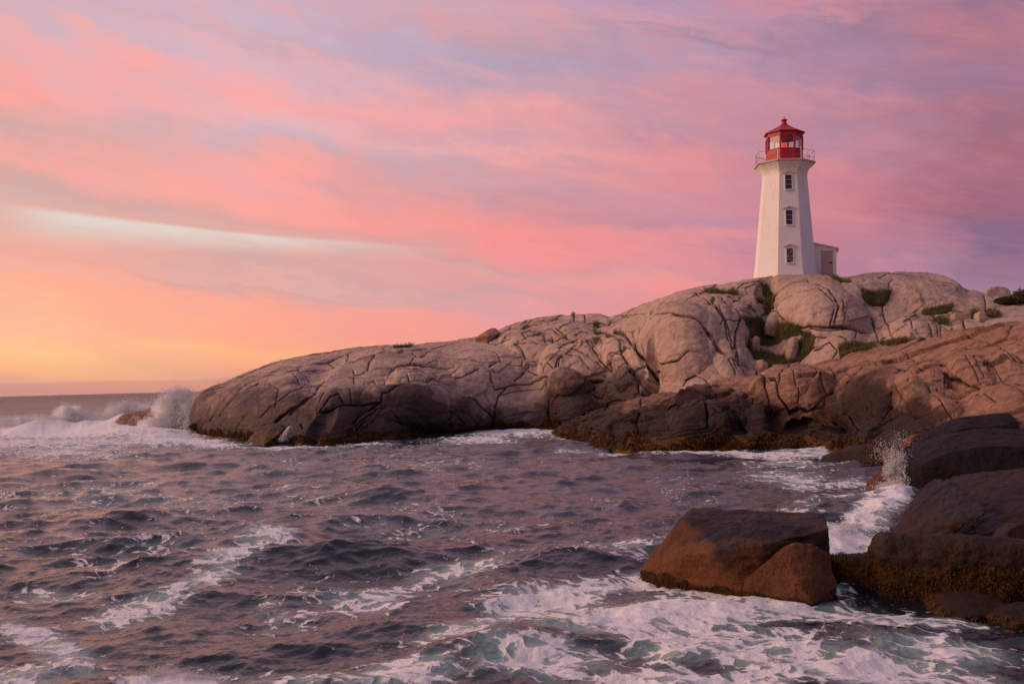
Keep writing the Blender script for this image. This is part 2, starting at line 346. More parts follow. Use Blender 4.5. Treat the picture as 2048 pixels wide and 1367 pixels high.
j(C5, 1.0, [(40,635),(180,600),(420,530),(560,510),(700,460),(900,420),(1080,370),(1230,345)], [(730,380),(850,365),(960,350)], [(940,410),(1030,460)], [(1080,370),(1080,400),(1040,450)],
  [(1120,520),(1120,600),(1170,600)], [(1170,600),(1200,560),(1260,550),(1280,600),(1270,620)], [(1320,590),(1340,550),(1400,510),(1500,495)], [(1490,495),(1590,530),(1595,560),(1500,555)],
  [(1480,570),(1500,620),(1560,630)], [(1595,560),(1700,565),(1740,530),(1860,500)], [(1740,545),(1850,560),(1950,540)], [(1470,490),(1540,420),(1640,370),(1720,360)], [(1520,390),(1560,410)],
  [(1340,480),(1440,460),(1560,460),(1700,465),(1800,470)], [(2000,520),(2048,480)], [(1560,640),(1630,590),(1750,560),(1850,560)], [(1680,650),(1740,620),(1800,640)], [(1790,620),(1810,680)],
  [(140,830),(260,700),(400,600),(560,530),(700,530),(760,600)], [(560,600),(620,640),(600,760)], [(230,800),(330,680),(480,600)], [(500,820),(600,740),(680,680),(800,600)],
  [(870,790),(880,700),(920,660)], [(1080,670),(1090,750)], [(1180,800),(1230,780),(1340,790),(1430,870),(1440,910)], [(1130,900),(1190,850)], [(1500,850),(1490,900),(1510,910)],
  [(1640,900),(1670,830),(1750,740)], [(1780,740),(1900,830),(1960,880)], [(1650,840),(1760,840),(1880,850)], [(690,790),(740,740),(800,700)], [(1270,790),(1180,840),(1090,900)])
j(C5, 1.6, [(740,480),(780,520),(810,550)], [(1110,470),(1130,510),(1180,500),(1210,470),(1215,440),(1260,400)], [(860,620),(910,560),(920,540)], [(1720,400),(1800,420),(1900,440),(1980,470)],
  [(880,795),(960,700),(1010,690),(1030,730),(1050,760)], [(870,790),(1050,760),(1180,755),(1290,750),(1300,700),(1400,660),(1500,650)], [(1700,760),(1800,830)], [(760,850),(770,880)], [(1290,750),(1180,800),(1100,870)])
j(C5, 2.8, [(920,625),(1150,620),(1400,635),(1560,640),(1700,660),(1800,680),(1900,700),(2048,790)], [(590,840),(700,760),(860,640)])
j(C8, 1.0, [(290,600),(560,530),(760,510),(900,540),(1100,680),(1270,880)], [(0,320),(100,330)], [(100,330),(250,290),(400,310)], [(480,490),(560,370),(700,270),(850,200),(900,180)], [(1180,310),(1180,400),(1270,520)], [(1230,480),(1390,490)],
  [(1330,950),(1420,1100)], [(1530,640),(1640,760),(1660,800)], [(370,760),(380,930),(440,1280)])
j(C8, 2.2, [(270,500),(300,700),(330,850),(400,1000),(440,1280)], [(1390,470),(1390,700),(1430,900),(1450,950)], [(1700,880),(1700,1060)])
j(C7, 5.0, [(950,800),(1050,700),(1150,630),(1250,570),(1330,500),(1400,455),(1480,480),(1600,515)])
RW, RH = 2300, 1367
OX = 100
jd = np.full((RH, RW), 99.0, dtype=np.float32)     # distance to the nearest joint, weighted
jw = np.zeros((RH, RW), dtype=np.float32)          # its weight
for wgt, pts in J:
    for (x0, y0), (x1, y1) in zip(pts[:-1], pts[1:]):
        R_ = 34
        xa, xb = int(max(0, min(x0, x1) - R_ + OX)), int(min(RW, max(x0, x1) + R_ + OX))
        ya, yb = int(max(0, min(y0, y1) - R_)), int(min(RH, max(y0, y1) + R_))
        if xb <= xa or yb <= ya: continue
        gx, gy = np.meshgrid(np.arange(xa, xb) - OX, np.arange(ya, yb))
        dx, dy = x1 - x0, y1 - y0
        t = np.clip(((gx - x0) * dx + (gy - y0) * dy) / (dx * dx + dy * dy + 1e-6), 0, 1)
        d = np.hypot(gx - x0 - t * dx, gy - y0 - t * dy)
        s = jd[ya:yb, xa:xb]; sw = jw[ya:yb, xa:xb]
        better = (d / wgt ** .33) < s
        s[better] = (d / wgt ** .33)[better]; sw[better] = wgt
def samp(R, x, y):
    x = np.clip(np.asarray(x) + OX, 0, RW - 1.01); y = np.clip(np.asarray(y), 0, RH - 1.01)
    i = x.astype(int); k = y.astype(int); fx = x - i; fy = y - k
    return (R[k, i] * (1 - fx) * (1 - fy) + R[k, i + 1] * fx * (1 - fy) + R[k + 1, i] * (1 - fx) * fy + R[k + 1, i + 1] * fx * fy)
def inpoly(x, y, poly):
    r = np.zeros(x.shape, bool); n = len(poly)
    for a in range(n):
        x0, y0 = poly[a]; x1, y1 = poly[(a + 1) % n]
        c = ((y0 > y) != (y1 > y)) & (x < (x1 - x0) * (y - y0) / (y1 - y0 + 1e-9) + x0)
        r ^= c
    return r
def edge_y(line, px):                     # a traced line as y(px)
    l = sorted(line); return np.interp(px, [p[0] for p in l], [p[1] for p in l])

# ------------------------------------------------------------------ materials
def rock_material(name, dry, tan, dark, weed=(0.16, 0.07, 0.012), speck=0.4, rough=0.82, wetrough=0.45, stripe=None, fine=1.0, cells=1.0, spec=0.4):
    m, t = mat(name)
    p = t.pos()
    warp_ = t.vmath('ADD', p, t.vmath('SCALE', t.noisec(p, 0.8, 3)))
    big = t.noise(p, 0.22, 5, 0.6)
    med = t.noise(p, 1.3, 6, 0.65)
    fin = t.noise(p, 9.0 * fine, 5, 0.7)
    c = t.mix(t.ss(big, 0.35, 0.65), dry, tan)
    c = t.mix(t.math('MULTIPLY', t.ss(med, 0.46, 0.72), 0.6), c, tuple(v * 0.55 for v in dry))
    px_, py_, pz_ = t.sep(p)[:3]
    # dark water stains running down the faces
    stn = t.noise(t.comb(t.math('MULTIPLY', px_, 2.2), t.math('MULTIPLY', py_, 2.2), t.math('MULTIPLY', pz_, 0.28)), 1.0, 4, 0.6)
    c = t.mix(t.math('MULTIPLY', t.ss(stn, 0.54, 0.72), 0.58), c, tuple(v * 0.38 for v in dry))
    if stripe is not None:                # weathered grain along one direction
        a, b, cc = stripe
        U = t.math('ADD', t.math('ADD', t.math('MULTIPLY', px_, a[0]), t.math('MULTIPLY', py_, a[1])), t.math('MULTIPLY', pz_, a[2]))
        Vv = t.math('ADD', t.math('ADD', t.math('MULTIPLY', px_, b[0]), t.math('MULTIPLY', py_, b[1])), t.math('MULTIPLY', pz_, b[2]))
        Ww = t.math('ADD', t.math('ADD', t.math('MULTIPLY', px_, cc[0]), t.math('MULTIPLY', py_, cc[1])), t.math('MULTIPLY', pz_, cc[2]))
        g = t.noise(t.comb(t.math('MULTIPLY', U, 0.35), t.math('MULTIPLY', Vv, 3.2), t.math('MULTIPLY', Ww, 3.2)), 1.0, 5, 0.65, 0.5)
        c = t.mix(t.math('MULTIPLY', t.ss(g, 0.52, 0.66), 0.6), c, tuple(v * 0.35 for v in dry))
        c = t.mix(t.math('MULTIPLY', t.ss(g, 0.45, 0.3), 0.4), c, tuple(min(v * 1.35, 0.8) for v in tan))
    else: g = med
    sp = t.voro(p, 26.0 * fine, 'F1')
    c = t.mix(t.math('MULTIPLY', t.ss(t.noise(p, 40.0 * fine, 2, 0.6), 0.52, 0.66), speck), c, tuple(v * 0.3 for v in dry))
    c = t.mix(t.math('MULTIPLY', t.ss(fin, 0.55, 0.75), 0.3), c, tuple(min(v * 1.5, 0.8) for v in dry))
    wet = t.attr('wet')
    wn = t.math('ADD', wet, t.math('MULTIPLY', t.math('SUBTRACT', t.noise(p, 0.9, 6, 0.7), 0.5), 0.9))
    wf = t.math('MULTIPLY', t.ss(wn, 0.2, 0.75), t.ss(wet, 0.02, 0.2))
    dk = t.mix(t.ss(wet, 0.55, 1.0), tuple(a_ * b_ for a_, b_ in zip(dark, (1.75, 1.5, 1.4))), dark)
    c = t.mix(wf, c, t.mix(t.ss(fin, 0.4, 0.7), dk, t.mix(0.5, dk, tuple(v * 2.3 for v in dark))))
    li = t.attr('joint')
    c = t.mix(t.math('MULTIPLY', li, 0.92), c, (0.014, 0.010, 0.009))
    wd = t.math('ADD', t.attr('weed'), t.math('MULTIPLY', t.math('SUBTRACT', t.noise(p, 3.0, 5, 0.7), 0.5), 0.8))
    wdf = t.math('MULTIPLY', t.ss(wd, 0.4, 0.6), t.ss(t.attr('weed'), 0.02, 0.15))
    wcol = t.mix(t.ss(t.noise(p, 11.0, 4, 0.7), 0.4, 0.65), tuple(v * 0.3 for v in weed), weed)
    c = t.mix(wdf, c, wcol)
    mo = t.attr('moss')
    mf = t.math('MULTIPLY', t.ss(t.math('ADD', mo, t.math('MULTIPLY', t.math('SUBTRACT', med, 0.5), 0.9)), 0.4, 0.6), 0.95)
    c = t.mix(mf, c, t.mix(fin, (0.05, 0.045, 0.02), (0.12, 0.10, 0.045)))
    h = t.math('ADD', t.math('MULTIPLY', fin, 0.35), t.math('MULTIPLY', g, 0.8))
    vw = t.vmath('ADD', p, t.vmath('MULTIPLY', t.noisec(p, 0.9, 3), (0.45, 0.45, 0.45)))
    crk = t.ss(t.voro(vw, 0.42), 0.0, 0.02)
    crk2 = t.ss(t.voro(vw, 1.1), 0.0, 0.02)
    h = t.math('ADD', h, t.math('MULTIPLY', crk, 0.35 * cells)); h = t.math('ADD', h, t.math('MULTIPLY', crk2, 0.06 * cells))
    c = t.mix(t.math('MULTIPLY', t.math('SUBTRACT', 1.0, crk), 0.5 * cells), c, tuple(v * 0.2 for v in dry))
    h = t.math('ADD', h, t.math('MULTIPLY', t.noise(p, 28.0 * fine, 4, 0.7), 0.18))
    bp = t.bump(h, 0.75, 0.16)
    r = t.math('MULTIPLY_ADD', wf, wetrough - rough, rough)
    t.out(t.bsdf(Base_Color=c, Roughness=r, Normal=bp, Specular_IOR_Level=spec))
    return m
GRAIN = []
d1 = Vector(A(2000, 655, 57)) - Vector(A(1450, 770, 63)); d1.normalize()
nn = Vector((-0.25, -0.75, 0.6)).normalized(); d2 = d1.cross(nn).normalized(); d3 = d1.cross(d2).normalized()
M_ROCK1 = rock_material('grey_pink_granite', (0.45, 0.315, 0.26), (0.53, 0.385, 0.315), (0.044, 0.028, 0.025), spec=0.2, cells=0.35)
M_ROCK2 = rock_material('orange_pink_granite', (0.31, 0.175, 0.13), (0.40, 0.235, 0.17), (0.027, 0.015, 0.013), spec=0.16, stripe=(tuple(d1), tuple(d2), tuple(d3)), cells=0.4)
M_DARK = rock_material('wet_black_granite', (0.008, 0.006, 0.007), (0.013, 0.009, 0.009), (0.004, 0.0035, 0.004), rough=0.55, speck=0.4, fine=1.6, cells=0.0, spec=0.12)
M_BROWN = rock_material('brown_granite', (0.026, 0.015, 0.013), (0.042, 0.022, 0.017), (0.010, 0.008, 0.009), weed=(0.075, 0.034, 0.008), rough=0.6, speck=0.7, fine=0.8, cells=0.0, spec=0.14)
M_ORANGE = rock_material('orange_brown_granite', (0.085, 0.035, 0.019), (0.17, 0.070, 0.027), (0.014, 0.010, 0.011), weed=(0.06, 0.026, 0.007), rough=0.65, speck=0.9, fine=0.9, cells=0.0, spec=0.13)

# ------------------------------------------------------------------ lofted rock masses
def blocks(Pf, fr, size, seed):
    """nearest-cell blocks in a stretched frame: per-block tilt and offset, and distance to the block's edge"""
    M = np.array(fr, dtype=np.float32); q = (Pf.astype(np.float32) @ M.T) / np.array(size, np.float32) + seed * 7.7
    q = q + 0.10 * np.stack([pn(q * 1.3), pn(q * 1.3 + 9), pn(q * 1.3 + 23)], 1)
    b = np.floor(q).astype(np.int32); f1 = np.full(len(q), 9, np.float32); f2 = np.full(len(q), 9, np.float32); best = np.zeros(len(q), np.float32)
    for dx in (-1, 0, 1):
        for dy in (-1, 0, 1):
            for dz in (-1, 0, 1):
                c = b + np.array([dx, dy, dz]); h = _perm[_perm[_perm[c[:, 0] & 255] + (c[:, 1] & 255)] + (c[:, 2] & 255)]
                g = _g[h]; ce = c + .5 + np.clip(g * .55, -.48, .48)
                r = q - ce; dd = np.sqrt((r ** 2).sum(1))
                tl = (r * _g[(h + 77) & 255]).sum(1) * .9 + _g[(h + 31) & 255][:, 0] * .8
                m_ = dd < f1; f2 = np.where(m_, f1, np.minimum(f2, dd)); best = np.where(m_, tl, best); f1 = np.where(m_, dd, f1)
    return best, f2 - f1
def loft(name, foot, contours, backs, x0, x1, step, gaps, material, smooth_rows, big, wetline, bulges=(), extra=None, weedz=0.55, seed=0.0, endfade=20, strata=None, steps=(), calm=(), rubble=(), slab_amp=0.16, wetsoft=58.0):
    cols = np.arange(x0, x1 + 0.1, step)
    CP = []
    for pts, sm in contours:
        xs = [p[0] for p in pts]; ys = [p[1] for p in pts]
        ds = [p[2] if len(p) > 2 else depth0(p[0], p[1]) for p in pts]
        py = np.interp(cols, xs, ys); D = np.interp(cols, xs, ds)
        if sm > 0: py = gsm(py, sm / step, 0)
        D = gsm(D, 18 / step, 0)
        CP.append(np.stack(A(cols, py, D), 1))
    def off(c, dD, dz):
        D = c[:, 1] + dD; z = c[:, 2] + dz
        u = cols - 1024; v = ((z - CAMZ) * F / D + SR * u) / CR
        return np.stack(A(cols, HY - v, D), 1)
    crest_row = sum(gaps[:len(CP)])
    CP = [off(CP[0], *foot)] + CP + [off(CP[-1], *b) for b in backs]
    rows = []
    for q in range(len(CP) - 1):
        a, b = CP[q], CP[q + 1]
        n = gaps[q]
        for k in range(n): rows.append(a + (b - a) * (k / n))
    rows.append(CP[-1])
    P = np.stack(rows, 0)
    P = gsm(P, smooth_rows, 0)
    nr, nc = P.shape[:2]
    pu, pv = proj(P[..., 0], P[..., 1], P[..., 2])
    # broad domes and hollows
    N = gnormals(P)
    if N[nr // 3, nc // 2].dot(np.array((0, -1, .5))) < 0: N = -N
    fade = np.clip((cols - x0) / endfade, 0, 1)[None, :]
    flat = P.reshape(-1, 3)
    add = np.zeros((nr, nc))
    for (bx, by, rx, ry, rot, amp, pw) in bulges:
        if strata is not None: amp = amp * 0.5
        cr_, sr_ = math.cos(math.radians(rot)), math.sin(math.radians(rot))
        dx, dy = pu - bx, pv - by
        a = (dx * cr_ + dy * sr_) / rx; b = (-dx * sr_ + dy * cr_) / ry
        q = np.clip(1 - a * a - b * b, 0, 1) ** pw
        add += amp * q * (np.arange(nr)[:, None] <= crest_row + 2)
    rowf = 1 - 0.65 * np.exp(-((np.arange(nr)[:, None] - crest_row) / 22.0) ** 2)
    add += big * fbm(flat / 6.5 + seed, 3).reshape(nr, nc) * rowf
    add += big * 0.28 * (1 - np.abs(fbm(flat / 2.6 + seed + 5, 2))).reshape(nr, nc) * rowf
    P = P + N * (add * fade)[..., None]
    N = gnormals(gsm(gsm(P, 2, 0), 2, 1))
    if N[nr // 3, nc // 2].dot(np.array((0, -1, .5))) < 0: N = -N
    flat = P.reshape(-1, 3)
    wob = np.stack([pu.ravel() / 22, pv.ravel() / 22, np.zeros(nr * nc)], 1)
    wx = pn(wob).reshape(nr, nc) * 1.2 + pn(wob * 4 + 7).reshape(nr, nc) * 0.4
    wy = pn(wob + 31).reshape(nr, nc) * 1.2 + pn(wob * 4 + 53).reshape(nr, nc) * 0.4
    d = samp(jd, pu + wx, pv + wy); wg = samp(jw, pu + wx, pv + wy)
    vis = (np.arange(nr)[:, None] <= crest_row + 3)
    pxm = P[..., 1] / F                       # metres per photo pixel there
    hard = np.exp(-(d / 0.85) ** 2) * np.clip(wg, 0, 3) ** 0.8
    should = np.exp(-d / 7.5) * np.clip(wg, 0, 3) ** 0.6
    disp = -(hard * 4.8 + should * 1.7) * pxm * vis
    for ln, amt, Ls in steps:               # ledges: the side below the line stands proud (or is cut back)
        xa, xb = ln[0][0], ln[-1][0]
        q = pv + wy - edge_y(ln, pu)
        k_ = np.clip(np.minimum(pu - xa, xb - pu) / 25.0, 0, 1) * vis
        disp += amt * k_ * np.clip((q + 1) / 4.0, 0, 1) * np.exp(-np.maximum(q, 0) / Ls)
        disp -= abs(amt) * .25 * k_ * np.exp(-((q + 1.5) / 3.0) ** 2)
    disp += 0.055 * fbm(flat * 1.4 + seed, 4).reshape(nr, nc)
    # broken slabs: every block between the joints is tilted and set a little in or out
    frames = strata if strata is not None else ((0.90, 0.30, 0.31), (-0.28, 0.95, -0.1), (-0.33, 0.0, 0.94))
    d_calm = np.ones((nr, nc)); d_rub = np.zeros((nr, nc))
    for (bx, by, rx, ry) in calm: d_calm -= 0.75 * np.exp(-((pu - bx) / rx) ** 2 - ((pv - by) / ry) ** 2)
    for (bx, by, rx, ry) in rubble: d_rub = np.maximum(d_rub, np.exp(-(((pu - bx) / rx) ** 2 + ((pv - by) / ry) ** 2) ** 2))
    t1_, e1_ = blocks(flat, frames, (6.5, 4.2, 2.4), seed)
    t2_, e2_ = blocks(flat, frames, (2.3, 1.7, 1.1), seed + 50)
    visf = np.where(vis, 1.0, 0.3)
    disp += slab_amp * t1_.reshape(nr, nc) * np.clip(d_calm, .15, 1) * visf
    disp += 0.17 * t2_.reshape(nr, nc) * d_rub * visf
    edge2 = np.clip(1 - e1_.reshape(nr, nc) / .05, 0, 1) * .55 * np.clip(d_calm, 0.1, 1) + np.clip(1 - e2_.reshape(nr, nc) / .045, 0, 1) * d_rub * .8
    disp -= 0.05 * np.clip(edge2, 0, 1) * visf
    if strata is not None:
        e1, e2, e3 = [np.array(v) for v in strata]
        q = np.stack([flat @ e1 * 0.16, flat @ e2 * 1.25, flat @ e3 * 1.25], 1)
        s_ = 1 - np.abs(fbm(q, 4)) * 2
        disp += 0.07 * np.clip(s_, -1, 1).reshape(nr, nc)
        q = np.stack([flat @ e1 * 0.09, flat @ e2 * 0.5, flat @ e3 * 0.5], 1) + 9
        z_ = fbm(q, 2).reshape(nr, nc) * 6
        disp += 0.16 * (np.abs(z_ - np.floor(z_ + .5)) - .25)
    else:
        q = flat * np.array([0.5, 0.9, 1.5]) + seed
        s_ = 1 - np.abs(fbm(q, 3)) * 2
        disp += 0.05 * np.clip(s_, -1, 1).reshape(nr, nc)
    P = P + N * (disp * fade)[..., None]
    if extra is not None: P = extra(P, pu, pv)
    z = P[..., 2]
    wl = edge_y(wetline, pu); nzw = fbm(flat / 2.2 + 70, 3).reshape(nr, nc)
    wsf = np.where(pu < 640, wetsoft * 1.7, wetsoft)
    wet = np.clip((pv - wl) / wsf + 0.3 * nzw, -1, 1) * 0.6 + 0.5
    wet = np.where(vis, np.clip(wet, 0, 1), 0)
    nzz = fbm(flat / 1.5 + 40, 3).reshape(nr, nc)
    weed = np.clip((weedz + 0.35 * nzz - z) / 0.35, 0, 1)
    moss = np.zeros((nr, nc))
    for pl in GRASS_POLY: moss = np.maximum(moss, inpoly(pu, pv, pl) * 1.0)
    moss = moss * vis
    moss = gsm(gsm(moss, 2, 0), 2, 1)
    joint = np.clip(np.maximum(1.25 * np.exp(-(d / 0.85) ** 2) * np.clip(wg, 0.7, 1.2), .6 * edge2), 0, 1) * vis
    Fq = grid_faces(nr, nc)
    o = mesh_np(name, P.reshape(-1, 3), Fq, material, attrs={'wet': wet, 'weed': weed, 'moss': moss, 'joint': joint})
    return o, P, pu, pv, crest_row

GRASS_POLY = [
    C3([(30,145),(110,140),(240,155),(230,170),(100,165),(40,160)]), C3([(190,125),(235,130),(230,150),(190,145)]), C3([(360,150),(440,130),(490,160),(480,270),(430,285),(400,250),(400,190),(355,180)]),
    C3([(395,55),(430,60),(450,110),(430,150),(400,110)]), C3([(205,360),(330,350),(560,360),(660,400),(640,440),(500,425),(420,450),(310,440),(250,400)]), C3([(300,440),(350,470),(480,515),(640,460),(740,465),(720,530),(560,580),(430,620),(350,550)]),
    C3([(1000,180),(1080,195),(1185,200),(1170,240),(1040,235)]), C3([(790,45),(860,70),(950,110),(930,125),(850,90)]), C3([(1405,270),(1600,255),(1600,265),(1500,300),(1410,300)]), C3([(1715,265),(1760,270),(1750,310),(1715,310)]),
    C3([(1800,262),(1890,275),(1895,305),(1810,300)]), C3([(890,545),(1000,510),(1110,490),(1090,520),(960,550),(890,570)]), C3([(1140,470),(1260,475),(1370,462),(1250,500),(1180,500)]), C3([(1340,180),(1480,320),(1560,330),(1590,360),(1500,350)]),
    C4([(980,360),(1060,370),(1050,378),(985,376)]), C4([(1120,360),(1180,365),(1180,378),(1120,378)]), C4([(985,430),(1040,430),(1010,470)]), C4([(1080,405),(1115,410),(1110,425),(1080,420)]), C4([(975,295),(1020,300),(1015,325),(980,322)]),
    C5([(1390,350),(1480,340),(1540,318),(1500,345),(1400,362)]), C4([(830,225),(850,228),(850,260),(835,250)]), C3([(1870,125),(2048,150),(2048,190),(1840,165)]), C3([(640,420),(700,440),(720,470),(660,465)])]

CREST1 = [(380,842),(384,815),(390,795),(400,782),(440,765),(500,740),(560,718),(620,706),(700,697),(760,693),(830,690),(848,685),(900,680),(950,672),(1000,661),(1030,648),(1060,637),(1110,631),(1150,626),(1200,625),(1218,633),(1240,625),(1300,600),(1360,581),(1400,572),(1450,565),(1500,553),(1530,549),(1570,546),(1620,549),(1660,556),(1690,552),(1740,543),(1800,540),(1860,542),(1890,548),(1915,562),(1930,580),(1960,588),(2048,600),(2400,640)]
CD1 = [(380,95),(395,94),(600,98),(850,102),(1100,103),(1220,100),(1400,94),(1500,91.5),(1660,92),(1740,94),(1860,94),(1930,88),(2048,85),(2400,86)]
crest1 = [(x, y, float(np.interp(x, [p[0] for p in CD1], [p[1] for p in CD1]))) for x, y in CREST1]
WET1 = [(380,782),(450,782),(520,785),(600,778),(640,782),(660,790),(740,788),(850,792),(950,805),(1030,830),(1080,800),(1100,780),(1150,775),(1220,750),(1260,745),(1300,790),(1400,830),(2400,1000)]
m1 = [([(380,862),(395,868),(430,874),(500,882),(560,884),(620,886),(720,880),(800,876),(900,866),(1000,858),(1100,857),(1200,852,84),(1280,835,78),(1380,805,75),(1520,772,75),(1700,728,74),(1850,692,73),(2048,655,72),(2400,640,70)], 8),
      ([(380,856,93),(395,835,92.3),(450,826,83),(560,822,77.5),(650,796,77),(740,790,78.5),(850,793,79.5),(950,806,84),(1050,818,87.5),(1100,795,87.5),(1200,765,86),(1290,765,80.5),(1380,745,78),(1450,725,78),(1520,738,79),(1600,720,79),(1700,700,78),(1850,670,77),(2048,640,75),(2400,620,72)], 12),
      ([(380,850,93.5),(395,812,92.5),(450,790,86),(560,760,85),(650,750,85),(740,738,86),(850,735,89),(950,725,92),(1050,710,94),(1120,700,94),(1200,700,91),(1260,690,86),(1300,680,83.5),(1380,650,82),(1450,640,83),(1520,670,86),(1580,630,84),(1650,610,82),(1740,620,83.5),(1800,620,84),(1900,622,82),(2048,625,79),(2400,600,78)], 16),
      ([(380,845,94),(395,800,92.6),(560,738,92),(740,715,95),(850,708,97),(950,694,99),(1050,668,99),(1120,655,99),(1200,652,98),(1260,645,93),(1380,605,88),(1450,595,88),(1520,600,89),(1580,580,87.5),(1650,578,87),(1740,578,88),(1800,580,88),(1900,600,86.5),(2048,612,83),(2400,590,84)], 14),
      (crest1, 2.0)]
STEP1 = [([(635,786),(720,781),(790,784),(850,789),(935,801),(985,814),(1010,838)], .5, 50), ([(1093,792),(1108,774),(1200,771),(1216,762)], .6, 36), ([(1218,760),(1268,748),(1290,772)], .5, 30),
    ([(1305,776),(1340,742),(1366,740),(1385,724),(1450,722),(1490,748)], .35, 26), ([(1600,672),(1660,671),(1750,664)], -.5, 18), ([(1745,602),(1800,594),(1850,590),(1935,589)], .7, 20), ([(560,762),(640,738),(700,722)], .35, 24),
    ([(900,742),(960,750),(1010,764),(1040,770)], .45, 24), ([(1085,762),(1130,733),(1155,712)], .5, 26), ([(770,770),(790,750),(850,745)], .4, 20), ([(1240,655),(1270,690),(1290,730)], -.6, 20)]
STEP2 = [([(1335,835),(1372,812),(1400,796),(1455,792),(1500,802)], .7, 34), ([(1614,812),(1640,782),(1720,773),(1800,780),(1870,800)], .8, 44), ([(1500,778),(1560,763),(1620,762),(1665,775)], .5, 30), ([(1530,818),(1580,834),(1650,826),(1720,860)], -1.0, 24),
    ([(1765,774),(1850,752),(1890,738)], .5, 20), ([(1900,748),(1960,728),(2048,722)], .4, 22), ([(1240,838),(1290,822),(1340,820)], .4, 18), ([(1440,764),(1560,748),(1660,742)], .25, 12), ([(1880,702),(1960,700),(2060,692)], .25, 12), ([(1560,872),(1640,866),(1720,880)], .5, 18)]
BULGE1 = [
    (1350,690,85,75,0,1.6,.8), (1390,640,110,60,-10,.8,1), (1640,640,105,90,20,1.3,.9), (1800,590,110,30,5,.5,.8), (1500,640,45,50,40,.9,.8), (1455,690,40,80,-15,.7,.8),
    (1560,690,75,45,0,-.7,1), (1530,600,25,60,10,-.9,1), (1700,700,60,30,-10,.5,1), (1820,660,60,28,0,.7,.8), (1880,602,120,26,3,.6,.8), (1730,590,50,28,15,.6,.8),
    (1145,745,70,60,-20,1.3,.7), (1225,705,28,32,0,.7,.7), (1275,745,16,52,15,.9,.6), (1185,700,28,22,0,.5,.7), (1250,790,60,38,0,1.0,.7), (1150,810,52,48,0,1.2,.7),
    (1310,760,14,70,10,-1.5,1), (1045,830,60,28,0,.6,.8), (980,740,90,40,10,.7,1), (850,820,130,40,5,1.0,.7), (700,820,80,48,-25,.5,.8), (800,715,120,25,5,.5,1),
    (520,800,110,60,-22,.6,.8), (640,745,60,20,-30,-.5,1), (840,765,70,22,5,.7,.7), (940,765,70,22,8,.5,.8), (1060,690,70,26,20,.6,.8), (1130,660,60,22,0,.5,.8), (1080,745,60,26,10,.6,.8),
    (640,860,20,50,40,-.8,1), (770,850,60,22,0,.5,.8), (900,845,60,20,0,.5,.8)]
o_head, P1, U1, V1, CR1 = loft('headland_rock', (-1.6, -1.8), m1, [(5.0, -0.25), (30.0, -7.5)], 380, 2520, 1.4,
    [12, 130, 155, 140, 110, 24, 24], M_ROCK1, 9, 0.15, WET1, BULGE1, seed=2.0, steps=STEP1, slab_amp=0.11,
    calm=[(1370,680,110,75),(1640,630,90,75),(1810,565,110,30),(780,830,150,45),(500,800,110,60),(960,700,70,25)], rubble=[(1150,715,120,55),(1075,665,90,28),(1500,610,60,45),(1560,720,80,40),(1800,655,110,35),(1250,740,60,50),(830,765,80,22)])
tag(o_head, 'pale pink granite headland sloping down to the sea below the lighthouse', 'rock', kind='structure')

crest2 = [(1104,867,75.5),(1150,842,67),(1200,817,65),(1250,803,65),(1290,793,65),(1310,790,65),(1345,790,65),(1380,775,66),(1430,762,66.5),(1500,748,67),(1560,740,67),(1640,722,66),(1700,708,65),(1760,695,64),(1830,680,62),(1900,662,60),(1960,645,59),(2000,636,58),(2048,630,57),(2400,600,52)]
WET2 = [(1100,800),(1290,810),(1340,808),(1400,805),(1520,795),(1560,815),(1640,805),(1700,800),(1750,790),(1800,800),(1900,840),(2048,850),(2400,860)]
m2 = [([(1104,870),(1140,875),(1180,893),(1230,901),(1330,901),(1450,898),(1560,900),(1620,897),(1700,905),(1800,930),(1900,945,41),(2048,930,37),(2400,910,33)], 8),
      ([(1104,869,75.2),(1180,855,63),(1250,842,61),(1330,855,57.2),(1400,838,56.8),(1500,833,56.8),(1560,843,56),(1620,853,55),(1700,845,52.5),(1800,850,48.5),(1900,860,44.5),(2048,855,41),(2400,835,37)], 10),
      ([(1104,868,75.3),(1180,828,65),(1250,814,63.5),(1330,818,61),(1400,803,60.5),(1500,793,59),(1600,785,58),(1700,788,56),(1800,778,53),(1900,775,50),(2048,775,46),(2400,755,41)], 12),
      ([(1104,867.5,75.4),(1250,808,64.2),(1400,780,63.5),(1500,768,63),(1600,752,63),(1700,738,61.5),(1800,718,59.5),(1900,702,57),(2048,690,53),(2400,660,46)], 12),
      (crest2, 3.0)]
BULGE2 = [(1240,855,60,28,0,.8,.8), (1420,855,75,40,-10,1.3,.7), (1520,850,40,42,10,1.0,.7), (1590,790,75,38,-5,1.6,.65), (1745,800,60,42,-20,1.6,.65), (1860,810,70,35,10,1.4,.7),
    (1640,868,45,24,0,.7,.8), (1600,845,60,14,0,-1.0,1), (1700,870,60,22,0,.5,.8), (1850,735,40,14,-10,.5,.8), (1945,755,50,30,25,.9,.7), (1905,765,12,30,-35,-1.0,1), (1360,815,60,16,-8,.7,.8),
    (1330,800,30,12,0,.5,.7), (1520,785,14,12,0,.5,.6), (1380,880,60,18,0,.4,1), (1990,800,60,25,5,.9,.7), (1700,745,90,18,-8,.3,1), (1500,888,50,12,0,.7,.7), (1420,790,40,10,-8,.3,1)]
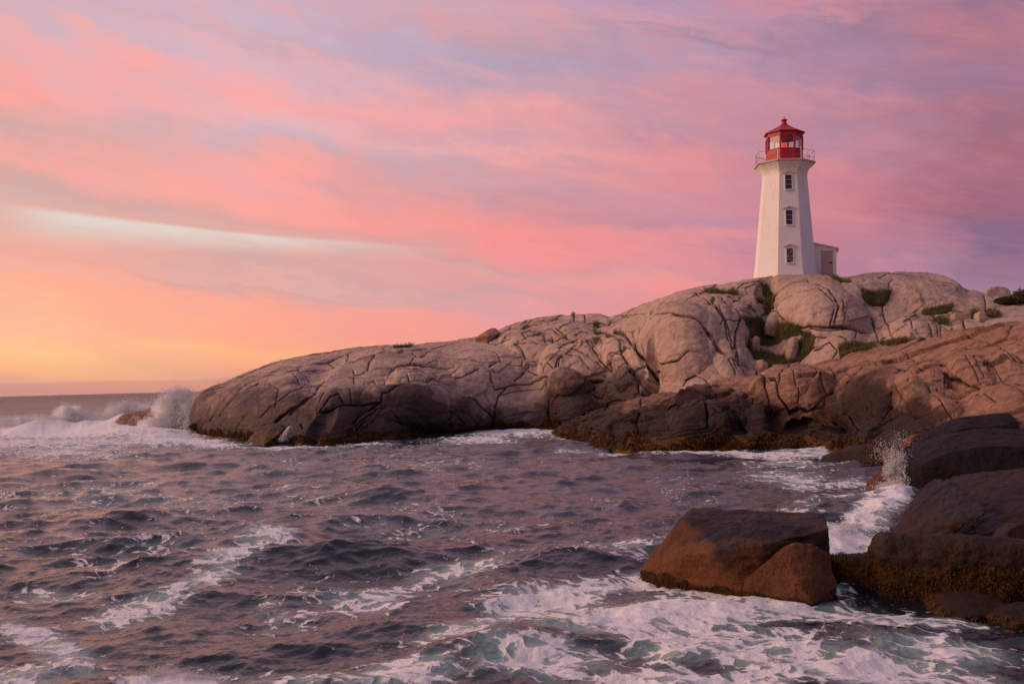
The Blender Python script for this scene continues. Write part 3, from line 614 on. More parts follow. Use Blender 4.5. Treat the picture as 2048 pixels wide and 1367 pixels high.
o_slab, P2, U2, V2, CR2 = loft('foreshore_rock', (-1.2, -1.2), m2, [(4.0, -2.4), (9.0, -4.5)], 1104, 2560, 1.35,
    [12, 130, 130, 105, 95, 20, 12], M_ROCK2, 7, 0.15, WET2, BULGE2, seed=31.0, weedz=0.75, strata=(tuple(d1), tuple(d2), tuple(d3)), steps=STEP2, slab_amp=0.20,
    calm=[(1745,805,70,40),(1400,850,60,30)], rubble=[(1210,865,110,45),(1660,880,150,28),(1440,790,60,24),(1880,740,70,30),(1320,820,60,20)])
tag(o_slab, 'orange pink sloping granite shelf in front of the grassy hollow', 'rock', kind='structure')

def surf(P, U, V, CRr, px, py):           # surface point of a rock mass as the photo sees it
    k = int(round((px - U[CRr, 0]) / (U[CRr, 1] - U[CRr, 0])))
    k = max(0, min(P.shape[1] - 1, k))
    r = int(np.argmin(np.abs(V[:CRr + 1, k] - py)))
    return P[r, k]

# ------------------------------------------------------------------ sea
def ocean_tile(N, L, kmin, kmax, wdir, power, rms, seed, spread=2, chop=1.0):
    r = np.random.default_rng(seed)
    k1 = 2 * np.pi * np.fft.fftfreq(N, L / N); kx, ky = np.meshgrid(k1, k1)
    k = np.hypot(kx, ky); k[0, 0] = 1
    cosd = (kx * math.cos(wdir) + ky * math.sin(wdir)) / k
    S = k ** power * np.exp(-(kmin / k) ** 2) * np.exp(-(k / kmax) ** 2) * (0.12 + np.abs(cosd) ** spread * (cosd > 0))
    H = (r.normal(size=(N, N)) + 1j * r.normal(size=(N, N))) * np.sqrt(S); H[0, 0] = 0
    h = np.fft.ifft2(H).real; s = rms / h.std()
    dx = np.fft.ifft2(-1j * kx / k * H).real * s; dy = np.fft.ifft2(-1j * ky / k * H).real * s
    h = h * s
    g = L / N
    jxx = 1 - chop * (np.roll(dx, -1, 1) - np.roll(dx, 1, 1)) / (2 * g)
    jyy = 1 - chop * (np.roll(dy, -1, 0) - np.roll(dy, 1, 0)) / (2 * g)
    return np.stack([-dx * chop, -dy * chop, h, np.minimum(jxx, jyy)], -1)
def tile_at(T, L, X, Y):
    N = T.shape[0]; a = np.mod(X / L, 1) * N; b = np.mod(Y / L, 1) * N
    i = a.astype(int); k = b.astype(int); fa = (a - i)[..., None]; fb = (b - k)[..., None]; i1 = (i + 1) % N; k1 = (k + 1) % N; i %= N; k %= N
    return T[k, i] * (1 - fa) * (1 - fb) + T[k, i1] * fa * (1 - fb) + T[k1, i] * (1 - fa) * fb + T[k1, i1] * fa * fb
qs = [6000., 4500., 3400., 2700., 2100., 1700., 1500., 1400., 1330.0]
while qs[-1] > 0.35:
    q = qs[-1]
    qs.append(q - (0.35 if q < 12 else 0.55 if q < 45 else 0.8 if q < 140 else 1.3 if q < 420 else 1.9 if q < 640 else 8))
Dq = np.array([F * CAMZ / q for q in qs] + [45000.0])
cs = np.concatenate([np.linspace(-4200, -440, 60), np.arange(-420, 2500, 2.3), np.linspace(2520, 8200, 90)])
SX = (cs - 1024)[None, :] / F * Dq[:, None]; SY = np.repeat(Dq[:, None], len(cs), 1)
T1 = ocean_tile(768, 61.0, 2 * np.pi / 8.0, 2 * np.pi / 0.42, math.radians(-55), -3.85, 0.115, 5, 4, 1.25)
T2 = ocean_tile(512, 13.7, 2 * np.pi / 1.5, 2 * np.pi / 0.12, math.radians(-100), -3.4, 0.016, 6, 1, 1.0)
T3 = ocean_tile(256, 520.0, 2 * np.pi / 70, 2 * np.pi / 9, math.radians(-70), -4.2, 0.20, 7, 2, 1.0)
def rot(X, Y, a): c, s = math.cos(a), math.sin(a); return X * c - Y * s, X * s + Y * c
PU, PV = proj(SX, SY, np.zeros_like(SX))
dens = np.zeros_like(SX); calm = np.ones_like(SX); lift = np.zeros_like(SX)
def blob(arr, x, y, rx, ry, rot_, amp, mode='max', pw=1.0):
    c, s = math.cos(math.radians(rot_)), math.sin(math.radians(rot_))
    sel = (np.abs(PU - x) < 3 * max(rx, ry)) & (np.abs(PV - y) < 3 * max(rx, ry))
    dx, dy = PU[sel] - x, PV[sel] - y
    g = amp * np.exp(-(((dx * c + dy * s) / rx) ** 2 + ((-dx * s + dy * c) / ry) ** 2) ** pw)
    if mode == 'max': arr[sel] = np.maximum(arr[sel], g)
    else: arr[sel] += g
big_n = fbm(np.stack([PU.ravel() / 170, PV.ravel() / 60, np.zeros(PU.size)], 1), 3).reshape(PU.shape)
for b in [(1290,1225,330,46,-3,.76),(1120,1180,180,26,-8,.78),(1500,1195,200,30,8,.74),(1480,1290,330,52,6,.68),(1750,1330,330,45,4,.66),(960,1235,170,26,-14,.66),(1060,1310,200,40,0,.62),(800,1330,160,34,-4,.62),
          (1400,1350,300,30,0,.62),(720,1345,120,26,0,.6),(360,1352,120,26,0,.98),(600,1340,150,30,0,.55),(120,1290,150,46,25,.56),(60,1350,120,40,0,.6),(280,1210,150,30,-15,.52),(480,1110,120,34,-20,.60),
          (400,1165,110,20,-14,.62),(540,1075,100,16,-5,.56),(120,1185,120,20,0,.45),(1880,1290,210,34,6,.60),(1700,1220,110,24,8,.70),(1830,1235,200,20,5,.5),(1660,1175,50,16,0,.55),
          (1745,1055,95,40,-38,.86),(1690,1095,70,26,-10,.95),(1800,1010,62,34,-42,.95),(1640,1010,120,30,-10,.38),(1580,960,150,26,0,.40),(1640,930,90,14,0,.42),(1700,960,70,10,0,.5),(1780,985,60,14,-10,.95),(1620,1075,50,40,0,.45),
          (180,866,300,13,0,.93),(150,885,280,14,0,.66),(120,905,280,20,0,.50),(330,880,140,12,0,.72),(430,890,90,9,2,.72),(560,896,140,8,0,.66),(700,893,160,7,-2,.40),
          (1000,863,130,7,-2,.84),(1060,868,90,6,0,.7),(940,880,110,10,-3,.60),(1140,872,40,7,0,.9),(1165,905,60,7,0,.55),(1260,905,130,6,0,.62),(1400,905,130,6,0,.64),(1500,908,120,7,0,.68),(1630,893,40,6,0,.95),(1640,905,100,9,0,.7),
          (1560,925,160,12,0,.45),(300,1000,500,60,0,.30),(900,1040,400,40,0,.27),(800,930,500,30,0,.24),(1350,985,250,40,0,.24),(1160,1100,300,30,0,.33),(250,1100,300,60,0,.30),(720,1180,300,50,-8,.38),
          (900,1130,200,20,-8,.42),(1570,1150,130,14,12,.75),(1330,1150,80,10,4,.8)]:
    blob(dens, *b)
dens = np.clip(dens * (1 + 0.22 * big_n) + 0.07 + 0.08 * big_n, 0, 1)
far_sea = SY > 112
dens = np.where(far_sea, 0.07, dens)
blob(lift, 270, 868, 95, 8, 0, 0.8, 'add'); blob(lift, 1330, 1215, 330, 34, -5, 0.30, 'add'); blob(lift, 960, 1290, 260, 22, -4, 0.20, 'add'); blob(lift, 620, 1350, 300, 16, -2, 0.16, 'add')
blob(lift, 1800, 1015, 60, 48, -40, 0.32, 'add'); blob(lift, 1700, 1075, 60, 20, -10, 0.22, 'add'); blob(lift, 450, 1090, 150, 22, -15, 0.22, 'add'); blob(lift, 1000, 1180, 160, 18, -14, 0.15, 'add')
blob(lift, 700, 995, 110, 12, 3, 0.28, 'add'); blob(lift, 120, 1080, 200, 14, 0, 0.22, 'add'); blob(lift, 230, 1040, 160, 10, 0, 0.2, 'add')
# a line of breakers rolling in behind the point
bx0, by0, bx1, by1 = -64.0, 108.0, -33.0, 104.0
tt = np.clip(((SX - bx0) * (bx1 - bx0) + (SY - by0) * (by1 - by0)) / ((bx1 - bx0) ** 2 + (by1 - by0) ** 2), -0.5, 1)
cy = by0 + (by1 - by0) * tt
brk = np.exp(-((SY - cy) / 2.6) ** 2) * np.where(SY < cy, 1, np.exp(-((SY - cy) / 2.0) ** 2))
hx = fbm(np.stack([SX.ravel() / 5.0, SY.ravel() / 14.0, np.zeros(SX.size)], 1), 4).reshape(SX.shape)
brh = (1.15 + 0.6 * hx) * np.clip((-32 - SX) / 2.5, 0, 1)
dens = np.where((np.abs(SY - cy) < 5) & (SX < -31.5), np.maximum(dens, np.clip(brk * 1.35, 0, 1)), dens)
lift += brk * np.clip(brh, 0.1, 3)
a1 = np.clip(1.25 - SY / 260, 0.25, 1) ; a1 = np.where(SY > 220, 0.55, a1)
near = np.clip((SY - 10) / 14, 0.55, 1)
bay = 1 - 0.30 * np.exp(-((PU - 1500) / 260) ** 2 - ((PV - 940) / 60) ** 2)
X1, Y1 = rot(SX, SY, 0.35); t1 = tile_at(T1, 61.0, X1, Y1)
c_, s_ = math.cos(-0.35), math.sin(-0.35)
X2, Y2 = rot(SX, SY, -0.6); t2 = tile_at(T2, 13.7, X2, Y2)
t3 = tile_at(T3, 520.0, SX, SY)
w2 = np.clip(1.3 - SY / 70, 0, 1)
Z = t1[..., 2] * a1 * near * bay + t2[..., 2] * w2 + t3[..., 2] * np.clip((SY - 60) / 120, 0.25, 1) + lift
DX = (t1[..., 0] * c_ - t1[..., 1] * s_) * a1 * near * bay + t2[..., 0] * w2 * .8
DY = (t1[..., 0] * s_ + t1[..., 1] * c_) * a1 * near * bay + t2[..., 1] * w2 * .8
fade_h = np.clip((9000 - SY) / 6000, 0, 1)
crestf = np.clip((0.62 - t1[..., 3]) * 1.4, 0, 1) * np.clip(a1, 0, 1)
dens2 = np.clip(dens + crestf * 0.18 * (SY < 110), 0, 1)
# froth stands a little above the water
fr = fbm(np.stack([SX.ravel() * 2.2, SY.ravel() * 2.2, np.zeros(SX.size)], 1), 3).reshape(SX.shape)
Z = Z + 0.055 * np.clip(dens2 - .35, 0, 1) * fr * np.clip(1.4 - SY / 80, 0, 1)
V = np.stack([SX + DX, SY + DY, Z * fade_h], -1).reshape(-1, 3)
m, t = mat('sea_water')
p = t.pos(); d = t.attr('foam')
scene.cycles.volume_bounces = 14
wv = t.vmath('ADD', p, t.vmath('SCALE', t.noisec(p, 0.7, 3)))
t.n[-1]
pxy = t.sep(p)
pf = t.comb(t.math('MULTIPLY_ADD', pxy[1], 0.25, pxy[0]), t.math('MULTIPLY', pxy[1], 1.0), 0.0)
wa = t.vmath('ADD', pf, t.vmath('MULTIPLY', t.vmath('SUBTRACT', t.noisec(pf, 0.55, 4), (0.5, 0.5, 0.5)), (1.5, 1.5, 0)))
lace = t.math('ABSOLUTE', t.math('SUBTRACT', t.noise(wa, 1.15, 2, 0.45, 0.3), 0.5))
lace = t.math('SUBTRACT', 1.0, t.math('MULTIPLY', lace, 6.5), clamp=True)
lace2 = t.math('ABSOLUTE', t.math('SUBTRACT', t.noise(wa, 3.2, 2, 0.5, 0.3), 0.5))
lace2 = t.math('SUBTRACT', 1.0, t.math('MULTIPLY', lace2, 7.5), clamp=True)
cellv = t.voro(t.vmath('ADD', wa, t.vmath('MULTIPLY', t.vmath('SUBTRACT', t.noisec(pf, 2.5, 3), (0.5, 0.5, 0.5)), (0.45, 0.45, 0))), 2.3)
cell = t.math('SUBTRACT', 1.0, t.math('MULTIPLY', cellv, 4.2), clamp=True)
bigc = t.noise(wa, 0.45, 4, 0.6)
finf = t.noise(wa, 7.0, 5, 0.7)
pat = t.math('ADD', t.math('ADD', t.math('MULTIPLY', lace, 0.30), t.math('MULTIPLY', lace2, 0.18)), t.math('MULTIPLY', cell, 0.24))
pat = t.math('ADD', pat, t.math('MULTIPLY', t.ss(bigc, 0.3, 0.7), 0.20))
pat = t.math('ADD', pat, t.math('MULTIPLY', t.math('SUBTRACT', finf, 0.5), 0.20))
thr = t.math('MULTIPLY_ADD', d, -0.92, 0.90)
foam = t.math('MAXIMUM', t.ss(t.math('SUBTRACT', pat, thr), -0.02, 0.15), t.math('MULTIPLY', t.ss(t.math('SUBTRACT', pat, thr), -0.22, 0.12), t.ss(d, 0.3, 0.75, 0.0, 0.42)))
aer = t.ss(d, 0.26, 0.64)
body = t.mix(aer, (0.007, 0.013, 0.018), (0.15, 0.275, 0.265))
col = t.mix(foam, body, t.mix(t.noise(wa, 3.0, 4, 0.6), (0.62, 0.65, 0.69), (0.88, 0.89, 0.90)))
rgh = t.math('MULTIPLY_ADD', foam, 0.62, t.attr('rgh'))
h = t.math('ADD', t.math('MULTIPLY', t.noise(t.comb(pxy[0], t.math('MULTIPLY', pxy[1], 1.0), pxy[2]), 3.4, 4, 0.6, 0.3), 0.38), t.math('MULTIPLY', t.noise(p, 13.0, 3, 0.6), 0.05))
h = t.math('ADD', h, t.math('MULTIPLY', foam, 0.22)); h = t.math('ADD', h, t.math('MULTIPLY', t.math('MULTIPLY', finf, foam), 0.35))
hb = t.math('MULTIPLY', t.noise(t.comb(t.math('MULTIPLY', pxy[0], 0.5), pxy[1], 0.0), 0.5, 4, 0.6), t.attr('farb'))
bp = t.bump(t.math('ADD', h, hb), 1.0, 0.10)
t.out(t.bsdf(Base_Color=col, Roughness=rgh, Normal=bp, IOR=1.40))
M_SEA = m
rgh = np.clip(0.045 + SY / 900, 0.045, 0.30) + 0 * SX
farb = np.clip((SY - 60) / 32, 0, 50) + 0 * SX
o_sea = mesh_np('sea', V, grid_faces(*SX.shape), M_SEA, attrs={'foam': dens2, 'rgh': rgh, 'farb': farb})
tag(o_sea, 'choppy sea reflecting the pink sunset with white surf around the rocks', 'sea', kind='structure')

# ------------------------------------------------------------------ separate rocks
WEEDPTS = []
def rock(name, label, pts, material, voxel=0.05, thick=0.8, amp=0.05, back=(), sink=0.7, crackpx=0.0, group=None, wetz=None, weedz=None, smooth=3, sub=1, cat='rock', fscale=1.0, dryall=False):
    """hull of surveyed points, remeshed, then roughened; pts are world points of the side the photo sees"""
    bm = bmesh.new()
    allp = []
    for p_ in pts:
        allp.append(p_)
        allp.append((p_[0] * 1.0, p_[1] + thick, p_[2] - 0.12 * thick))
    for p_ in back: allp.append(p_)
    zmin = min(p_[2] for p_ in allp)
    for p_ in pts:
        if p_[2] < zmin + 0.4 * (max(q[2] for q in pts) - zmin) + 0.02:
            allp.append((p_[0], p_[1] + 0.05, p_[2] - sink)); allp.append((p_[0], p_[1] + thick, p_[2] - sink))
    for p_ in allp: bm.verts.new(p_)
    bmesh.ops.convex_hull(bm, input=bm.verts[:])
    for v in [v for v in bm.verts if not v.link_faces]: bm.verts.remove(v)
    me = bpy.data.meshes.new('hull'); bm.to_mesh(me); bm.free()
    ob = bpy.data.objects.new('hull', me); COL.objects.link(ob)
    rm = ob.modifiers.new('r', 'REMESH'); rm.mode = 'VOXEL'; rm.voxel_size = voxel
    sm = ob.modifiers.new('s', 'SMOOTH'); sm.iterations = smooth; sm.factor = 0.5
    if sub:
        ss_ = ob.modifiers.new('u', 'SUBSURF'); ss_.levels = sub; ss_.subdivision_type = 'CATMULL_CLARK'
    dg = bpy.context.evaluated_depsgraph_get(); ev = ob.evaluated_get(dg); m2_ = bpy.data.meshes.new_from_object(ev)
    bpy.data.objects.remove(ob); bpy.data.meshes.remove(me)
    n = len(m2_.vertices); co = np.empty(n * 3, np.float32); m2_.vertices.foreach_get('co', co); co = co.reshape(-1, 3)
    no = np.empty(n * 3, np.float32); m2_.vertices.foreach_get('normal', no); no = no.reshape(-1, 3)
    q = co / fscale
    dsp = amp * (fbm(q * 1.1 + 3, 4) + 0.35 * fbm(q * 4 + 9, 4) + 0.10 * fbm(q * 13 + 5, 3)) * fscale ** 0.5
    dsp += amp * 0.5 * (1 - 2 * np.abs(fbm(q * np.array([.8, .8, 2.2]) + 20, 3)))
    if crackpx:
        u_, v_ = proj(co[:, 0], co[:, 1], co[:, 2])
        wv_ = np.stack([u_ / 40, v_ / 40, 0 * u_], 1)
        d_ = samp(jd, u_ + pn(wv_) * 5, v_ + pn(wv_ + 9) * 5)
        fr_ = no[:, 1] < 0.3
        dsp -= crackpx * (np.exp(-(d_ / 2.6) ** 2) * 1.0 + 0.4 * np.exp(-d_ / 8)) * fr_
        jt = np.exp(-(d_ / 1.8) ** 2) * fr_
    else: jt = 0 * dsp
    co = co + no * dsp[:, None]
    m2_.vertices.foreach_set('co', co.ravel()); m2_.update()
    m2_.polygons.foreach_set('use_smooth', np.ones(len(m2_.polygons), bool))
    z = co[:, 2]
    nz_ = fbm(co / 0.9 + 4, 3)
    wet = np.clip(((wetz if wetz is not None else -9) - z) / 0.25 + .5 + nz_ * .4, 0, 1)
    if dryall: wet = np.clip((z - dryall) / 0.6 + 0.45 + nz_ * .7, 0, 1)
    weed = np.clip(((weedz if weedz is not None else -9) + 0.15 * nz_ - z) / 0.2, 0, 1)
    for a, val in (('wet', wet), ('weed', weed), ('moss', 0 * z), ('joint', jt)):
        at = m2_.attributes.new(a, 'FLOAT', 'POINT'); at.data.foreach_set('value', val.astype(np.float32))
    sel = np.where((weed > .45) & (no[:, 1] < .35) & (no[:, 2] > -.5) & (co[:, 1] < 30))[0]
    if len(sel): WEEDPTS.append((co[sel], no[sel]))
    base = Vector((float(co[:, 0].mean()), float(co[:, 1].mean()), float(np.percentile(z, 25))))
    m2_.name = name
    m2_.transform(Matrix.Translation(-base))
    m2_.materials.clear(); m2_.materials.append(material)
    o = link(bpy.data.objects.new(name, m2_)); o.location = base
    tag(o, label, cat, group)
    return o
# big boulder in the surf, with the block split off its lower right side
b_pts = [Zp(1287,1141,0.0),Zp(1340,1152,0),Zp(1480,1170,0),A(1600,1160,18.6),A(1652,1130,18.9),Zp(1318,1095,.5),Zp(1345,1064,.85),Zp(1372,1038,1.08),Zp(1425,1030,1.16),Zp(1500,1037,1.18),
         Zp(1560,1050,1.12),A(1600,1066,18.75),Zp(1654,1058,1.08),Zp(1390,1015,1.18),Zp(1450,1024,1.16),Zp(1560,1026,1.12),Zp(1640,1027,1.12),Zp(1653,1036,1.08),A(1440,1105,18.6),A(1370,1108,19.4),A(1530,1085,18.35),A(1495,1145,18.45)]
main_b = rock('boulder', 'large orange brown boulder with dark top and slanting crack, in the foreground surf', b_pts, M_ORANGE, 0.03, 0.35, 0.055, weedz=0.12, smooth=2, cat='boulder', dryall=.82)
lobe = rock('split_block', None, [Zp(1484,1174,0),A(1497,1158,18.2),A(1540,1121,18.05),A(1588,1083,18.1),A(1625,1088,18.2),A(1655,1104,18.35),Zp(1664,1130,.4),Zp(1674,1188,0),Zp(1622,1207,0),Zp(1550,1194,0),A(1580,1140,17.78),A(1560,1170,17.85),A(1632,1150,18.1)],
    M_ORANGE, 0.03, 0.25, 0.045, weedz=0.18, smooth=2, cat=None)
lobe.parent = main_b; lobe.location = lobe.location - main_b.location
W2 = lambda l: [Zp(*q) for q in l]
rock('boulder', 'long square-edged dark block with golden seaweed over its lower face, right of the split boulder',
     W2([(1762,1092,.85),(1772,1073,1.0),(1776,1068,1.0),(1757,1160,.15),(1775,1186,0),(1900,1192,0),(2010,1192,0),(2110,1186,0),(1900,1078,1.0),(2048,1090,.98),(2120,1094,.98),(1900,1070,1.02),(2048,1080,1.02),(2120,1084,1.02)]), M_BROWN, 0.035, 0.5, 0.065, weedz=0.62, smooth=2, cat='boulder')
rock('boulder', 'low weed-covered rock bridging the split boulder and the long dark block', W2([(1664,1120,.42),(1700,1113,.46),(1765,1107,.5),(1668,1160,0),(1720,1170,0),(1768,1175,0),(1768,1120,.45)]), M_DARK, 0.04, 0.6, 0.03, weedz=0.6, cat='boulder')
rock('boulder', 'tilted dark wedge of rock with a reddish lower edge beside the white channel',
     W2([(1803,1069,.12),(1836,1022,.55),(1850,980,.95),(1886,956,1.2),(1922,972,1.12),(1962,1005,1.0),(1970,1020,.95),(1870,1046,.5),(1840,1060,.3),(1968,1030,.85)]), M_BROWN, 0.04, 0.5, 0.07, wetz=None, cat='boulder', smooth=3, sink=.5, dryall=.62)
rock('boulder', 'broad brown rock slope between the black whaleback and the long block',
     [A(1900,965,30),A(1960,948,30),A(2120,930,29),A(1990,1000,25),A(2060,1010,24),A(1985,1085,22.2),A(2060,1085,21.5),A(2140,1075,21),A(1890,1010,27),A(1930,1080,24.5),A(1860,1085,25)], M_BROWN, 0.06, 1.5, 0.06, wetz=.55, cat='boulder')
rock('boulder', 'black humped rock with a bluish top and a rusty left end, rising above the splash',
     [A(1822,980,34),A(1815,943,34.2),A(1826,921,34.4),A(1856,900,34.8),A(1893,874,35.6),A(1929,863,36.5),A(1984,857,37.5),A(2048,857,38),A(2150,862,38),A(1852,978,33.5),A(1893,957,33),A(1960,950,32.5),A(2130,945,32),
      A(1850,930,33.4),A(1885,908,33.4),A(1950,893,33.2),A(2130,888,33)], M_DARK, 0.06, 1.5, 0.06, cat='boulder', smooth=5)
rock('boulder', 'black curved rock ridge lying behind the black humped rock', [A(1817,912,41),A(1819,905,41),A(1849,873,41),A(1878,857,41.5),A(1929,834,42),A(1988,827,42.5),A(2021,826,42.5),A(2033,838,42),A(2040,858,41),A(1850,890,40),A(1920,858,40),A(2010,850,40),A(1840,925,40),A(1900,920,39.5),A(2030,900,39.5)],
     M_DARK, 0.06, 1.2, 0.05, cat='boulder', smooth=4)
rock('rock', 'small round pinkish rock at the end of the black curved ridge', [A(2022,850,43.5),A(2030,828,43.5),A(2050,818,43.5),A(2085,822,43.5),A(2095,850,43.5),A(2040,856,43),A(2080,856,43)], M_BROWN, 0.05, 1.0, 0.04)
rock('rock', 'round reddish stone on the end of the long dark block', [A(2024,1145,17.9),A(2030,1124,18),A(2050,1112,18.1),A(2076,1120,18.1),A(2088,1150,18),A(2036,1168,17.8),A(2070,1172,17.8)], M_BROWN, 0.02, 0.35, 0.02, fscale=.4)
rock('rock', 'small dark round stone at the foot of the long dark block', [A(1998,1186,17.6),A(2004,1170,17.7),A(2020,1165,17.8),A(2036,1174,17.8),A(2040,1192,17.7),A(2008,1200,17.5),A(2030,1203,17.5)], M_BROWN, 0.02, 0.3, 0.015, fscale=.4, wetz=.2)
rock('rock', 'rounded stone wedged between the brown slope and the long block', [A(2006,1083,20.6),A(2012,1062,20.7),A(2034,1048,20.8),A(2064,1046,20.9),A(2095,1060,20.9),A(2096,1090,20.6)], M_BROWN, 0.03, 0.5, 0.02, fscale=.5)
rock('rock', 'little brown stone in the dark gap above the long block', [A(1868,1076,20.6),A(1876,1067,20.7),A(1895,1063,20.8),A(1913,1068,20.8),A(1918,1080,20.6),A(1890,1084,20.5)], M_BROWN, 0.02, 0.25, 0.015, fscale=.4)
rock('rock', 'half-submerged brown rock in front of the long dark block', W2([(1868,1200,.05),(1885,1188,.16),(1930,1184,.2),(1975,1187,.2),(2012,1204,.1),(1995,1228,0),(1940,1232,0),(1885,1226,0)]), M_BROWN, 0.03, 0.4, 0.02, weedz=.1, fscale=.6)
rock('rock', 'weedy wet rock breaking the surface at the bottom right corner', W2([(1995,1232,.05),(2020,1212,.16),(2060,1206,.2),(2100,1212,.2),(2100,1246,0),(2030,1246,0)]), M_BROWN, 0.03, 0.4, 0.02, weedz=.12, fscale=.6)
rock('rock', 'flat brown slab slanting out of the white water left of the small splash', W2([(1653,931,0),(1661,909,.45),(1713,890,.85),(1752,888,.95),(1750,918,.2),(1717,929,0),(1760,935,0)]), M_BROWN, 0.06, 1.2, 0.05, cat='rock')
rock('rock', 'rusty brown rock at the foot of the small splash', [A(1744,980,34.6),A(1753,960,35),A(1783,936,35.6),A(1802,930,36),A(1812,950,36),A(1812,980,34.5),A(1780,985,34.2)], M_ORANGE, 0.05, 0.8, 0.04)
rock('rock', 'small orange rock tucked behind the top of the small splash', [A(1814,890,44),A(1818,878,44),A(1834,868,44),A(1858,866,44.3),A(1860,885,44),A(1838,895,43.6)], M_ORANGE, 0.05, 0.8, 0.04)
rock('rock', 'weed-draped rock with water pouring off its side at the tip of the headland', [Zp(490,886,0),Zp(510,864,.7),A(541,848,76),A(560,849,76),A(570,857,75),Zp(566,884,0),Zp(530,888,0)], M_ROCK1, 0.08, 2.0, 0.08, wetz=3, weedz=1.0)
rock('rock', 'low reddish rock awash beyond the tall splash', [A(222,846,101.5),A(242,831,102),A(272,823,102.4),A(303,816,102.8),A(335,816,103),A(340,855,101),A(270,858,100.5),A(232,856,101)], M_ROCK2, 0.12, 1.2, 0.1)
rock('boulder', 'dark angular boulder perched on the headland skyline', [A(950,675,100),A(970,662,100.3),A(982,656,100.5),A(990,655,100.5),A(996,660,100.3),A(998,666,100),A(975,672,99.6)], M_ROCK2, 0.08, .8, 0.03, cat='boulder')
rock('boulder', 'rounded boulder on the skyline beside the shrub', [A(1973,594,86),A(1975,580,86.2),A(1982,573,86.5),A(1998,572,86.5),A(2014,575,86.5),A(2022,583,86.3),A(2018,594,86)], M_ROCK1, 0.08, 1.5, 0.05, cat='boulder')
for (lab, pl) in (('oblong slab of broken rock in the grass of the upper ledge, leftmost of three', [(1872,637),(1874,628),(1905,626),(1906,637)]), ('long middle slab of broken rock in the grass of the upper ledge', [(1908,639),(1909,626),(1942,624),(1943,639)]),
                  ('small square slab of broken rock at the right end of the grassy upper ledge', [(1957,634),(1958,623),(1971,623),(1972,635)])):
    pb = surf(P1, U1, V1, CR1, pl[0][0] + 8, 640); D_ = pb[1] - 0.2
    rock('slab', lab, [A(x, y, D_) for x, y in pl], M_ROCK1, 0.06, 0.9, 0.03, cat='rock', smooth=2, group='broken slabs on the grassy upper ledge')
for (lab, pl) in (('pale upright egg-shaped boulder in the grassy hollow', [(1505,690),(1505,678),(1512,671),(1520,676),(1520,688),(1513,696)]),
                  ('tall pale boulder standing in the right part of the grassy hollow', [(1576,705),(1579,684),(1586,672),(1596,676),(1598,692),(1592,707)]),
                  ('small square boulder below the grass of the hollow', [(1514,738),(1516,720),(1525,718),(1536,728),(1536,739)]),
                  ('round boulder wedged at the head of the grassy hollow', [(1533,652),(1538,634),(1550,627),(1562,632),(1571,648),(1565,655),(1545,656)]),
                  ('smooth pale boulder on the rim above the orange shelf', [(1746,706),(1752,697),(1764,694),(1780,700),(1786,707)])):
    cx_ = sum(q[0] for q in pl) / len(pl); cy_ = max(q[1] for q in pl)
    D_ = surf(P1, U1, V1, CR1, cx_, cy_)[1] - 0.35
    if cx_ > 1740: D_ = surf(P2, U2, V2, CR2, cx_, 700)[1] + 0.4
    rock('boulder', lab, [A(x, y, D_) for x, y in pl] + [A(cx_, sum(q[1] for q in pl) / len(pl), D_ - .35)], M_ROCK1, 0.06, 0.9, 0.04, cat='boulder', smooth=3)

# ------------------------------------------------------------------ lighthouse
LD = 95.0
bx, by_, bz = A(1569.6, 553, LD)
C0 = 0.0
# masonry
m, t = mat('white_painted_wall'); p = t.pos()
px_, py_, pz_ = t.sep(p)[:3]
stn = t.noise(t.comb(t.math('MULTIPLY', px_, 2.0), t.math('MULTIPLY', py_, 2.0), t.math('MULTIPLY', pz_, .3)), 1.5, 5, .65)
zdk = A(1560, 316.5, 92.3)[2]
rst = t.noise(t.comb(t.math('MULTIPLY', px_, 3.0), t.math('MULTIPLY', py_, 3.0), t.math('MULTIPLY', pz_, .22)), 1.6, 4, .6)
rmask = t.math('MULTIPLY', t.ss(rst, .52, .68), t.ss(pz_, zdk - 4.0, zdk - .3))
pat_ = t.ss(t.noise(p, .9, 5, .7), .52, .6)
lines = t.math('FRACT', t.math('MULTIPLY', pz_, 3.2))
c = t.mix(t.math('MULTIPLY', t.ss(stn, .5, .75), .35), (.80, .79, .78), (.62, .58, .55))
c = t.mix(t.math('MULTIPLY', rmask, .55), c, (.50, .33, .24))
c = t.mix(t.math('MULTIPLY', pat_, .22), c, (.66, .65, .66))
h = t.math('ADD', t.math('MULTIPLY', t.ss(lines, 0, .08), .25), t.noise(p, 5.0, 5, .7))
t.out(t.bsdf(Base_Color=c, Roughness=.75, Normal=t.bump(h, .5, .03))); M_WHITE = m
def paint(name, col, rough=.5, met=0.0, var=.35, sc=3.0, bs=.02):
    m, t = mat(name); p = t.pos(); n = t.noise(p, sc, 5, .65)
    c = t.mix(t.math('MULTIPLY', t.ss(n, .5, .75), var), col, tuple(v * .45 for v in col))
    t.out(t.bsdf(Base_Color=c, Roughness=rough, Metallic=met, Normal=t.bump(t.noise(p, sc * 5, 4, .6), .4, bs))); return m
M_RED = paint('red_paint', (.46, .008, .018), .45)
M_REDROOF = paint('red_roof_paint', (.34, .012, .022), .5)
M_DECK = paint('stained_concrete', (.50, .44, .39), .8, var=.7, sc=2.0)
M_RAIL = paint('galvanised_rail', (.22, .17, .18), .5, .3)
M_POST = paint('white_post', (.75, .72, .70), .5)
M_FRAME = paint('white_frame', (.76, .74, .73), .6)
M_BLIND = paint('pale_blind', (.34, .30, .28), .8)
M_DOOR = paint('faded_brown_door', (.46, .33, .31), .7, var=.5)
M_METAL = paint('dark_metal', (.05, .045, .045), .5, .5)
M_CORN = paint('weathered_cornice', (.62, .58, .55), .8, var=.6)
m, t = mat('lantern_glass')
